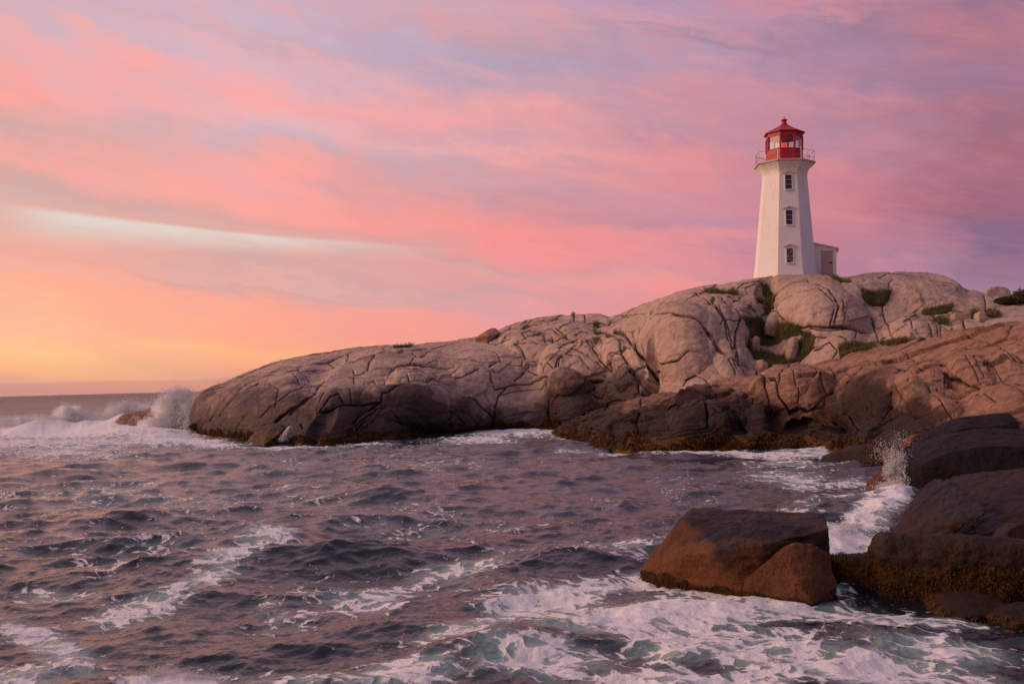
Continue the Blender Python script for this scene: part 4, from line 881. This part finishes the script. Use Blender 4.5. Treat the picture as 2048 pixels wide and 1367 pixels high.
gl = t.n.new('ShaderNodeBsdfGlossy'); gl.inputs['Roughness'].default_value = .18; gl.inputs['Color'].default_value = (1, 1, 1, 1)
tr = t.n.new('ShaderNodeBsdfTransparent'); tr.inputs['Color'].default_value = (.92, .93, .93, 1)
fr = t.n.new('ShaderNodeFresnel'); fr.inputs[0].default_value = 1.5
mx = t.n.new('ShaderNodeMixShader'); t.l.new(t.math('MULTIPLY_ADD', fr.outputs[0], .4, .01), mx.inputs[0]); t.l.new(tr.outputs[0], mx.inputs[1]); t.l.new(gl.outputs[0], mx.inputs[2])
t.out(mx.outputs[0]); M_GLASS = m
m, t = mat('dark_window_glass'); p = t.pos()
t.out(t.bsdf(Base_Color=t.mix(t.noise(p, 4.0, 3), (.02, .014, .018), (.05, .035, .045)), Roughness=.15, Specular_IOR_Level=.5)); M_PANE = m
m, t = mat('leaded_window_glass'); p = t.pos()
t.out(t.bsdf(Base_Color=t.mix(t.ss(t.noise(p, 9.0, 3, .6), .48, .56), (.015, .012, .014), t.mix(t.noise(p, 5.0, 2), (.38, .35, .34), (.30, .16, .12))), Roughness=.4)); M_LEAD = m
m, t = mat('lit_red_lens'); e = t.n.new('ShaderNodeEmission'); e.inputs[0].default_value = (1, .05, .06, 1); e.inputs[1].default_value = 1.0
t.out(e.outputs[0]); M_LENS = m

LH = bpy.data.objects.new('lighthouse', None); link(LH)
LH.empty_display_size = 1
phi = math.atan2(bx, by_)
LEAN = math.radians(1.25)
LH.location = (bx, by_, bz)
LH.rotation_euler = (Matrix.Rotation(LEAN, 4, 'Y') @ Matrix.Rotation(-phi, 4, 'Z')).to_euler()
tag(LH, 'white octagonal lighthouse with a red lantern room on top of the granite headland', 'lighthouse')
VA = [math.radians(a) for a in (-12.0, 33, 78, 123, 168, 213, 258, 303)]
def ring(R, z, n=None): return [(R * math.sin(a), -R * math.cos(a), z) for a in VA]
def lathe8(name, prof, material, parent, closed=True, cap=True):
    bm = bmesh.new(); prev_ = None
    rs = [[bm.verts.new(v) for v in ring(R, z)] for R, z in prof]
    for a, b in zip(rs[:-1], rs[1:]):
        for k in range(8): bm.faces.new((a[k], a[(k + 1) % 8], b[(k + 1) % 8], b[k]))
    if cap:
        bm.faces.new(rs[0]); bm.faces.new(rs[-1])
    return bm_obj(name, bm, material, parent)
PXM = F / LD
HB = 0.0
# heights above the base point from the photo rows of the front corners
def hz(py, R, px=1560): return A(px, py, LD - R * .95)[2] - bz
z_deck = hz(316.5, 2.88); z_neck = z_deck - 1.35
def Rw(z): return 2.96 - (2.96 - 2.13) * min(max(z / z_neck, 0), 1)
prof = [(3.25, -1.6), (3.05, -.2), (2.97, 0.25)]
for k in range(1, 9): prof.append((Rw(z_neck * k / 8), max(z_neck * k / 8, .3)))
for k in range(1, 9):
    u_ = k / 8; prof.append((2.13 + .62 * (1 - math.cos(u_ * math.pi / 2)) ** 1.25, z_neck + u_ * (1.35 - .22)))
lathe8('tower_wall', prof, M_WHITE, LH)
lathe8('gallery_deck', [(2.70, z_deck - .223), (2.90, z_deck - .16), (2.91, z_deck)], M_DECK, LH)
z_w = hz(295, 1.73) ; z_g = hz(269.5, 1.73); z_e = hz(259.5, 1.93)
LROOM = bpy.data.objects.new
# lantern room: solid red parapet, posts, panes, eaves band
lan = lathe8('lantern_wall', [(1.74, z_deck + .003), (1.74, z_w - .06), (1.80, z_w - .055), (1.80, z_w)], M_RED, LH)
def box(bm, cx, cy, cz, sx, sy, sz, rz=0, M_=None):
    r = bmesh.ops.create_cube(bm, size=1); T = (M_ or Matrix.Identity(4)) @ Matrix.Translation((cx, cy, cz)) @ Matrix.Rotation(rz, 4, 'Z') @ Matrix.Diagonal((sx, sy, sz, 1))
    bmesh.ops.transform(bm, matrix=T, verts=r['verts'])
def bar(bm, a, b, r, n=6):
    a, b = Vector(a), Vector(b); d_ = b - a; L = d_.length
    if L < 1e-5: return
    g = bmesh.ops.create_cone(bm, cap_ends=True, segments=n, radius1=r, radius2=r, depth=L)
    bmesh.ops.transform(bm, matrix=Matrix.Translation((a + b) / 2) @ d_.to_track_quat('Z', 'Y').to_matrix().to_4x4(), verts=g['verts'])
for a in VA:
    bm = bmesh.new(); box(bm, 1.70 * math.sin(a), -1.70 * math.cos(a), (z_w + z_g) / 2 + .002, .13, .16, z_g - z_w, a)
    bm_obj('lantern_post', bm, M_RED, LH)
for k in range(8):
    a, b = VA[k], VA[(k + 1) % 8]; bm = bmesh.new(); R_ = 1.66
    vs = [bm.verts.new((R_ * math.sin(q) * s_, -R_ * math.cos(q) * s_, z)) for s_ in (1, .988) for q, z in ((a, z_w - .01), (b, z_w - .01), (b, z_g + .01), (a, z_g + .01))]
    bm.faces.new(vs[:4]); bm.faces.new(vs[4:][::-1])
    for q in range(4): bm.faces.new((vs[q], vs[4 + q], vs[4 + (q + 1) % 4], vs[(q + 1) % 4]))
    bm_obj('lantern_pane', bm, M_GLASS, LH)
lathe8('eaves_band', [(1.72, z_g + .003), (1.74, z_e - .08)], M_RED, LH)
z_r = z_e + .92
roof = lathe8('lantern_roof', [(1.80, z_e - .075), (1.97, z_e - .04), (1.97, z_e + .02), (1.0, z_e + .50), (.42, z_r - .08), (.34, z_r)], M_REDROOF, LH)
def cyl(name, prof, material, parent, n=20):
    bm = bmesh.new(); rs = [[bm.verts.new((R * math.sin(k * 2 * math.pi / n), -R * math.cos(k * 2 * math.pi / n), z)) for k in range(n)] for R, z in prof]
    for a, b in zip(rs[:-1], rs[1:]):
        for k in range(n): bm.faces.new((a[k], a[(k + 1) % n], b[(k + 1) % n], b[k]))
    bm.faces.new(rs[0]); bm.faces.new(rs[-1]); return bm_obj(name, bm, material, parent, True)
cyl('roof_vent', [(.34, z_r + .002), (.24, z_r + .07), (.21, z_r + .36), (.31, z_r + .40), (.31, z_r + .45), (.22, z_r + .50), (.08, z_r + .55)], M_RED, roof)
cyl('finial', [(.035, z_r + .552), (.03, z_r + .76), (.005, z_r + .82)], M_METAL, roof)
cyl('lantern_floor_plinth', [(.75, z_deck + .01), (.62, z_w + .05), (.34, z_w + .12), (.12, z_w + .16), (.10, z_w + .34)], M_METAL, LH)
lamp = cyl('beacon_lens', [(.15, z_w + .345), (.20, z_w + .40), (.22, z_w + .58), (.20, z_w + .72), (.10, z_w + .80)], M_LENS, LH)
bm = bmesh.new(); bar(bm, (-.34, -.5, z_w + .74), (-.30, -.5, z_w + .98), .07, 8); bm_obj('beacon_lens', bm, M_LENS, LH)
bm = bmesh.new()
for k in range(8): bar(bm, (1.15 * math.sin(VA[k]), -1.15 * math.cos(VA[k]), z_g - .02), (0, 0, z_g + .25), .03)
bm_obj('ceiling_frame', bm, M_METAL, LH)
cyl('lantern_ceiling', [(1.55, z_g + .012), (1.5, z_g + .03)], M_BLIND, LH)
# railing
for k in range(8):
    for f_ in (0, .5):
        a, b = VA[k], VA[(k + 1) % 8]
        x = (math.sin(a) * (1 - f_) + math.sin(b) * f_) * 2.78; y = -(math.cos(a) * (1 - f_) + math.cos(b) * f_) * 2.78
        if f_ and k not in (1, 5, 6): continue
        bm = bmesh.new(); bar(bm, (x, y, z_deck + .002), (x, y, z_deck + 1.05), .035 if f_ == 0 else .025); bm_obj('rail_post', bm, M_POST if f_ == 0 else M_RAIL, LH)
    for hh, sag in ((1.02, .06), (.45, .14)):
        bm = bmesh.new(); pr = None
        for q in range(9):
            u_ = q / 8; pt = ((math.sin(a) * (1 - u_) + math.sin(b) * u_) * 2.78, -(math.cos(a) * (1 - u_) + math.cos(b) * u_) * 2.78, z_deck + hh - sag * 4 * u_ * (1 - u_))
            if pr: bar(bm, pr, pt, .018, 5)
            pr = pt
        bm_obj('rail_chain', bm, M_RAIL, LH)
# windows on the front face
NA = (VA[0] + VA[1]) / 2; CA = math.cos(math.radians(22.5))
slope_w = math.atan((2.96 - 2.13) * CA / z_neck)
def window(zc, lead):
    Rn = Rw(zc) * CA
    T = Matrix.Rotation(NA, 4, 'Z') @ Matrix.Translation((0, -Rn, zc)) @ Matrix.Rotation(-slope_w, 4, 'X')
    pw, ph = .60, 1.36
    bm = bmesh.new()
    for sx in (-1, 1): box(bm, sx * (pw / 2 + .035), -.02, 0, .07, .12, ph + .14, 0, T)
    box(bm, 0, -.02, ph / 2 + .035, pw, .12, .07, 0, T)
    fr_ = bm_obj('window', bm, M_FRAME, LH)
    bm = bmesh.new(); box(bm, 0, -.012, 0, pw, .04, ph, 0, T); bm_obj('pane', bm, M_LEAD if lead else M_PANE, fr_)
    if not lead:
        for zz in (-ph / 6, ph / 6):
            bm = bmesh.new(); box(bm, 0, -.04, zz, pw, .014, .020, 0, T); bm_obj('glazing_bar', bm, M_FRAME, fr_)
    bm = bmesh.new(); box(bm, 0, -.06, -ph / 2 - .06, pw, .2, .10, 0, T); bm_obj('sill', bm, M_FRAME, fr_)
    bm = bmesh.new()                       # pointed hood with turned-up ends
    zz = ph / 2 + .16
    outl = [(-.62, 0), (-.50, .10), (-.30, .14), (0, .27), (.30, .14), (.50, .10), (.62, 0), (.48, -.02), (.28, .04), (0, .16), (-.28, .04), (-.48, -.02)]
    fv = [bm.verts.new(T @ Vector((x, -.17, zz + z))) for x, z in outl]; bv = [bm.verts.new(T @ Vector((x, .02, zz + z))) for x, z in outl]
    n = len(outl)
    for q in range(n): bm.faces.new((fv[q], fv[(q + 1) % n], bv[(q + 1) % n], bv[q]))
    for a, b, c_, d_ in ((0, 1, 10, 11), (1, 2, 10, 10), (2, 3, 9, 10), (3, 4, 8, 9), (4, 5, 8, 8), (5, 6, 7, 8)):
        for vv in (fv, bv):
            ids = []; [ids.append(i_) for i_ in (a, b, c_, d_) if i_ not in ids]
            try: bm.faces.new([vv[i_] for i_ in ids])
            except ValueError: pass
    bm_obj('hood', bm, M_CORN, fr_)
def hzf(py, R=2.4): return A(1581, py, LD - R * .97)[2] - bz
window(hzf(363.5, 2.2), False); window(hzf(434.5, 2.4), False); window(hzf(510.5, 2.7), True)
# porch on the right side, leaning roof, brown door
bm = bmesh.new(); z0 = -1.2
x0_, x1_ = 1.6, 4.72; yF, yB = 0.2, 2.6; zt0, zt1 = hz(487, 0, 1640), hz(498, 0, 1668)
def prism(bm, pts, ya, yb):
    f_ = [bm.verts.new((x, ya, z)) for x, z in pts]; b_ = [bm.verts.new((x, yb, z)) for x, z in pts]; n = len(pts)
    bm.faces.new(f_); bm.faces.new(b_[::-1])
    for q in range(n): bm.faces.new((f_[q], b_[q], b_[(q + 1) % n], f_[(q + 1) % n]))
prism(bm, [(x0_, z0), (x1_, z0), (x1_, zt1), (x0_, zt0 + .25)], yF, yB)
porch = bm_obj('porch_wall', bm, M_WHITE, LH)
bm = bmesh.new(); sl = (zt1 - zt0 - .25) / (x1_ - x0_)
prism(bm, [(x0_, zt0 + .253), (x1_ + .22, zt1 + .003 + sl * .22), (x1_ + .22, zt1 + .14 + sl * .22), (x0_, zt0 + .39)], yF - .18, yB + .15)
bm_obj('porch_roof', bm, M_CORN, LH)
bm = bmesh.new(); dz0, dz1 = -.4, hz(502, 0, 1652); dx0, dx1 = x1_ - 1.42, x1_ - .34
box(bm, (dx0 + dx1) / 2, yF - .015, (dz0 + dz1) / 2, dx1 - dx0, .07, dz1 - dz0); door = bm_obj('porch_door', bm, M_DOOR, LH)
bm = bmesh.new(); box(bm, dx1 - .17, yF - .09, (dz1) * .52, .26, .07, .09); bm_obj('handle', bm, M_METAL, door)
bm = bmesh.new()
for xx in (dx0 - .05, dx1 + .05): box(bm, xx, yF - .03, (dz0 + dz1) / 2, .09, .12, dz1 - dz0)
box(bm, (dx0 + dx1) / 2, yF - .032, dz1 + .06, dx1 - dx0 + .19, .12, .11); bm_obj('door_frame', bm, M_FRAME, door)

# ------------------------------------------------------------------ plants
def blades(name, roots, hs, wid, material, lean=.5, droop=0.0, kind='stuff', label=None):
    """one object of many thin bent blades; roots (n,3)"""
    n = len(roots); roots = np.asarray(roots)
    th = rng.uniform(0, 2 * np.pi, n); dx = np.cos(th); dy = np.sin(th)
    ln = rng.uniform(0, lean, n) * hs; wv = wid * rng.uniform(.6, 1.3, n)
    up = np.array([0, 0, 1.0])
    side = np.stack([-dy, dx, 0 * dx], 1) * wv[:, None] * .5
    dirv = np.stack([dx, dy, 0 * dx], 1)
    mid = roots + up * (hs * .55)[:, None] + dirv * (ln * .35)[:, None]
    tip = roots + up * (hs * (1 - droop))[:, None] + dirv * ln[:, None]
    V_ = np.stack([roots - side, roots + side, mid + side * .8, mid - side * .8, tip + side * .1, tip - side * .1], 1).reshape(-1, 3)
    b = np.arange(n)[:, None] * 6
    Fq_ = np.concatenate([b + np.array([0, 1, 2, 3]), b + np.array([3, 2, 4, 5])], 0)
    rv = np.repeat(rng.uniform(0, 1, n), 6)
    o = mesh_np(name, V_, Fq_, material, smooth=False, attrs={'rnd': rv})
    tag(o, label, None, None, kind); return o
def leafmat(name, a, b, c3):
    m, t = mat(name); r = t.attr('rnd'); p = t.pos()
    c = t.mix(r, a, b); c = t.mix(t.ss(t.noise(p, .5, 3), .5, .65), c, c3)
    s = t.n.new('ShaderNodeBsdfTranslucent'); t.put(s.inputs[0], c)
    mx = t.n.new('ShaderNodeMixShader'); mx.inputs[0].default_value = .25
    t.l.new(t.bsdf(Base_Color=c, Roughness=.7), mx.inputs[1]); t.l.new(s.outputs[0], mx.inputs[2]); t.out(mx.outputs[0]); return m
M_GRASS = leafmat('grass_blades', (.085, .10, .030), (.16, .17, .055), (.26, .18, .08))
M_WEED = leafmat('rockweed', (.19, .075, .012), (.07, .028, .007), (.11, .042, .009))
M_SHRUB = leafmat('shrub_leaves', (.025, .035, .014), (.055, .060, .020), (.10, .065, .025))
roots, hh = [], []
for (P_, U_, V_, CR_) in ((P1, U1, V1, CR1), (P2, U2, V2, CR2)):
    pu, pv, PP = U_[:CR_ + 4].ravel(), V_[:CR_ + 4].ravel(), P_[:CR_ + 4].reshape(-1, 3)
    for pl in GRASS_POLY:
        ins = np.where(inpoly(pu, pv, pl))[0]
        if len(ins) == 0: continue
        if P_ is P2 and max(q[1] for q in pl) < 690: continue
        # vertices are evenly spread in the picture, near enough
        k = min(len(ins), int(len(ins) * .95) + 30)
        pick = rng.choice(ins, k)
        q = PP[pick] + rng.normal(0, .06, (k, 3)) * [1, 1, 0]
        roots.append(q); hh.append(rng.uniform(.14, .50, k))
PPj = P1[:CR1]; jj = samp(jd, U1[:CR1], V1[:CR1])
ok = np.argwhere((jj < .8) & (U1[:CR1] > 1330) & (samp(jw, U1[:CR1], V1[:CR1]) > 0.9))
gm = fbm(np.stack([ok[:, 1] / 60., ok[:, 0] / 60., 0 * ok[:, 0]], 1), 2)
ok = ok[gm > .12]; pick = rng.choice(len(ok), min(len(ok), 3200)); q = PPj[ok[pick, 0], ok[pick, 1]]
roots.append(q); hh.append(rng.uniform(.08, .22, len(q)))
roots = np.concatenate(roots); hh = np.concatenate(hh)
blades('grass', roots - [0, 0, .04], hh, .035, M_GRASS, lean=1.0, label='green and straw-brown grass growing in the hollows and joints of the headland')
# rockweed along the waterline
wr, wh = [], []
for (P_, U_, V_, CR_, zt) in ((P1, U1, V1, CR1, .75), (P2, U2, V2, CR2, .85)):
    PP = P_[:CR_].reshape(-1, 3)
    nzz = fbm(PP / 1.6 + 40, 3)
    ok = np.where((PP[:, 2] > .0) & (PP[:, 2] < zt * (.55 + .9 * nzz)))[0]
    k = min(len(ok), 16000); pick = rng.choice(ok, k)
    wr.append(PP[pick]); wh.append(rng.uniform(.10, .26, k))
wr = np.concatenate(wr); wh = np.concatenate(wh)
wr = wr + np.array([0, -.04, .02])
blades('seaweed', wr, wh, .07, M_WEED, lean=1.6, droop=1.0, label='golden brown seaweed fringe hanging on the rocks along the waterline')
wp = np.concatenate([a for a, b in WEEDPTS]); wn_ = np.concatenate([b for a, b in WEEDPTS])
pick = rng.choice(len(wp), min(len(wp), 16000), replace=False)
pick = pick[fbm(wp[pick] * 3.0, 3) > -.15]
blades('seaweed', wp[pick] + wn_[pick] * .012 + [0, -.01, .01], rng.uniform(.03, .085, len(pick)), .018, M_WEED, lean=1.5, droop=1.15, label='dark golden seaweed clinging to the lower faces of the near boulders')
# shrubs at the right edge of the skyline
def shrub(label, px, py, D, w_, h_, n):
    c0 = np.array(A(px, py, D))
    u = rng.normal(size=(n, 3)); u /= np.linalg.norm(u, axis=1)[:, None]
    rr = rng.uniform(.25, 1, n) ** .5 * (1 + .35 * fbm(u * 2.2 + px, 3))
    q = u * rr[:, None] * np.array([w_, w_ * .7, h_]); q[:, 2] = np.abs(q[:, 2]) * 1.0
    ct = q; s = rng.uniform(.06, .13, n); a = rng.normal(size=(n, 3)); a /= np.linalg.norm(a, axis=1)[:, None]
    b = np.cross(a, rng.normal(size=(n, 3))); b /= np.linalg.norm(b, axis=1)[:, None]
    V_ = np.stack([ct - a * s[:, None], ct + b * s[:, None] * .5, ct + a * s[:, None], ct - b * s[:, None] * .5], 1).reshape(-1, 3)
    e = bpy.data.objects.new('shrub', None); link(e); e.location = c0
    tag(e, label, 'shrub')
    mesh_np('leaves', V_, np.arange(n * 4).reshape(-1, 4), M_SHRUB, e, False, {'rnd': np.repeat(rng.uniform(0, 1, n), 4)})
    bm = bmesh.new()
    for k in range(9):
        a_ = rng.uniform(0, 6.28); bar(bm, (0, 0, -.3), (math.cos(a_) * w_ * .6, math.sin(a_) * w_ * .4, h_ * rng.uniform(.5, .9)), .025, 5)
    bm_obj('stems', bm, M_METAL, e)
shrub('dark bushy shrub on the skyline at the right edge of the photo', 2052, 608, 84.5, 1.5, 1.25, 5200)
shrub('low dark shrub just left of the rounded skyline boulder', 1938, 592, 89.5, .7, .5, 1400)
shrub('low brown-green shrub in front of the rounded skyline boulder', 2015, 606, 83.5, 1.1, .55, 2600)

# ------------------------------------------------------------------ spray
m, t = mat('white_spray')
df = t.n.new('ShaderNodeBsdfDiffuse'); df.inputs[0].default_value = (.86, .86, .87, 1)
tl = t.n.new('ShaderNodeBsdfTranslucent'); tl.inputs[0].default_value = (.86, .86, .87, 1)
mx = t.n.new('ShaderNodeMixShader'); mx.inputs[0].default_value = .5
t.l.new(df.outputs[0], mx.inputs[1]); t.l.new(tl.outputs[0], mx.inputs[2]); t.out(mx.outputs[0]); M_SPRAY = m
OCT = np.array([(1,0,0),(-1,0,0),(0,1,0),(0,-1,0),(0,0,1),(0,0,-1)], float)
OF = np.array([(0,2,4),(2,1,4),(1,3,4),(3,0,4),(2,0,5),(1,2,5),(3,1,5),(0,3,5)])
def droplets(name, C_, R_, label, stretch=None, cat='splash'):
    n = len(C_); S = np.ones((n, 1, 3)) if stretch is None else stretch[:, None, :]
    V_ = (C_[:, None, :] + OCT[None] * R_[:, None, None] * S).reshape(-1, 3)
    Fq_ = (np.arange(n)[:, None, None] * 6 + OF[None]).reshape(-1, 3)
    o = mesh_np(name, V_, Fq_, M_SPRAY, smooth=True); tag(o, label, None, None, 'stuff'); return o
def cloud(blobs, nscale, thr, seed):
    out = []; rad = []
    for (px, py, D, sx, sy, sd_, n, r0, r1) in blobs:
        k = int(n * 2.2); pxx = px + rng.normal(0, sx, k); pyy = py + rng.normal(0, sy, k); DD = D + rng.normal(0, sd_, k)
        X, Y, Z_ = A(pxx, pyy, DD); q = np.stack([X, Y, Z_], 1)
        f_ = fbm(q / nscale + seed, 4); rr = np.hypot((pxx - px) / sx, (pyy - py) / sy)
        ok = (f_ + (1.3 - rr) * .35 > thr) & (q[:, 2] > -.1); q = q[ok][:n]
        out.append(q); rad.append(r0 * (r1 / r0) ** rng.uniform(0, 1, len(q)) ** 1.6)
    return np.concatenate(out), np.concatenate(rad)
def mist(parent, px, py, D, sx, sy, sz, dens_, seed):
    c0 = Vector(A(px, py, D)); bm = bmesh.new(); bmesh.ops.create_icosphere(bm, subdivisions=3, radius=1)
    for v in bm.verts:
        q = np.array([v.co[:]]) * 1.3 + seed
        v.co *= 1 + .28 * float(fbm(q, 3)[0]); v.co = Vector((v.co.x * sx, v.co.y * sy, v.co.z * sz)) + c0
    mm, t = mat('sea_mist'); p = t.pos()
    lx = t.vmath('MULTIPLY', t.vmath('SUBTRACT', p, tuple(c0)), (1 / sx, 1 / sy, 1 / sz))
    ln = t.n.new('ShaderNodeVectorMath'); ln.operation = 'LENGTH'; t.put(ln.inputs[0], lx)
    nz = t.noise(p, 1.0, 7, .72)
    dn = t.math('MULTIPLY', t.math('MULTIPLY', t.ss(t.math('ADD', ln.outputs['Value'], t.math('MULTIPLY', t.math('SUBTRACT', nz, .5), 3.0)), 0.98, .15), t.ss(nz, .3, .6, .25, 1)), dens_)
    vs = t.n.new('ShaderNodeVolumePrincipled'); vs.inputs['Color'].default_value = (.995, .995, 1, 1); t.put(vs.inputs['Density'], dn); vs.inputs['Anisotropy'].default_value = .1
    o_ = t.n.new('ShaderNodeOutputMaterial'); t.l.new(vs.outputs[0], o_.inputs[1])
    mm.cycles.volume_step_rate = 1.0
    return bm_obj('mist', bm, mm, parent, True)
C_, R_ = cloud([(362,800,99,20,13,1.2,12000,.015,.05),(350,832,99,26,18,1.4,16000,.015,.055),(330,846,98,24,10,1.3,8000,.02,.06),(378,848,97,14,14,1.0,8000,.03,.09),(392,812,97,14,9,.8,3000,.02,.08),(340,806,99,22,16,1.2,2500,.02,.05),(362,786,99,22,7,1.2,1800,.02,.05),(405,800,96,9,6,.6,900,.02,.06)], .9, -.05, 3)
sp = droplets('spray', C_, R_, 'tall white burst of spray where a wave strikes the tip of the headland')
mist(sp, 350, 826, 99, 2.5, 1.4, 2.4, 9.0, 1); mist(sp, 386, 822, 97.5, 1.3, .9, 1.8, 7.0, 2); mist(sp, 318, 848, 98.5, 2.4, 1.2, .9, 8.0, 3)
C_, R_ = cloud([(244,818,106,18,9,1.2,7000,.012,.05),(262,812,106,10,8,1,3500,.012,.04),(300,824,106,24,7,1.2,7000,.012,.05),(220,832,106,26,8,1.2,6500,.012,.05)], .8, -.02, 13)
droplets('spray', C_, R_, 'white crest of spray on the breaker behind the low reddish rock')
mist(bpy.context.scene.objects['spray.001'], 262, 826, 106, 3.4, 1.2, 1.1, 7.0, 4)
C_, R_ = cloud([(138,826,107,9,10,1,4000,.012,.05),(132,814,107,6,7,1,1500,.012,.04),(160,832,107,22,7,1.2,6500,.012,.05),(90,838,107,55,6,1.2,9500,.012,.05),(20,840,107,40,5,1.2,6500,.012,.05)], .8, -.02, 23)
droplets('spray', C_, R_, 'white spray blowing off the breaker at the left edge')
mist(bpy.context.scene.objects['spray.002'], 138, 828, 107, 1.8, 1.2, 1.25, 7.0, 5); mist(bpy.context.scene.objects['spray.002'], 60, 842, 107, 4.0, 1.2, .55, 6.0, 6)
# small splash by the dark rocks
C_, R_ = cloud([(1786,950,35,10,20,.2,5200,.006,.022),(1795,925,35,13,14,.3,2200,.005,.018),(1776,905,35,20,16,.35,900,.005,.013),(1800,880,35.2,18,12,.35,420,.004,.011),(1808,960,34.6,8,16,.2,3200,.006,.022),(1790,972,34.4,22,7,.3,2800,.006,.02)], .22, 0.0, 33)
st_ = np.stack([rng.uniform(.4, 1.0, len(C_)), np.ones(len(C_)), rng.uniform(1, 4.0, len(C_))], 1)
droplets('spray', C_, R_, 'small splash of white droplets thrown up against the rusty brown rock', st_)
mist(bpy.context.scene.objects['spray.003'], 1792, 950, 35, .28, .3, .55, 9.0, 7)
C_, R_ = cloud([(1745,1040,27,10,14,.3,700,.006,.02),(1690,1062,25,16,10,.3,1500,.008,.028),(1760,1055,26,22,12,.3,900,.006,.018),(1720,1075,25,26,8,.3,1500,.008,.025)], .2, 0.02, 43)
droplets('spray', C_, R_, 'low spatter of spray over the white channel beside the dark wedge rock')
C_, R_ = cloud([(1150,868,86,14,4,.5,1800,.03,.07),(1165,862,86,6,4,.4,700,.02,.06)], .8, 0, 53)
droplets('spray', C_, R_, 'little white wave breaking on the point of the orange shelf')
C_, R_ = cloud([(330,1344,11.9,34,9,.15,5200,.0015,.005),(410,1352,11.8,34,7,.15,3600,.0015,.005)], .12, 0.05, 63)
droplets('spray', C_, R_, 'fine spray lifting off the white crest along the bottom of the photo')
# water falling off the weed-draped rock
n = 1500; u = rng.uniform(0, 1, n); px_ = 580 - 15 * u + rng.normal(0, 1, n) * (1.2 + 3.2 * u); py_ = 853 + 30 * u ** 1.2
X, Y, Z_ = A(px_, py_, 74.0 + rng.normal(0, .1, n)); C_ = np.stack([X, Y, Z_], 1)
droplets('waterfall', C_, rng.uniform(.012, .032, n), 'thin white cascade pouring between the weed-draped rock and the headland', np.tile([1, 1, 2.5], (n, 1)))
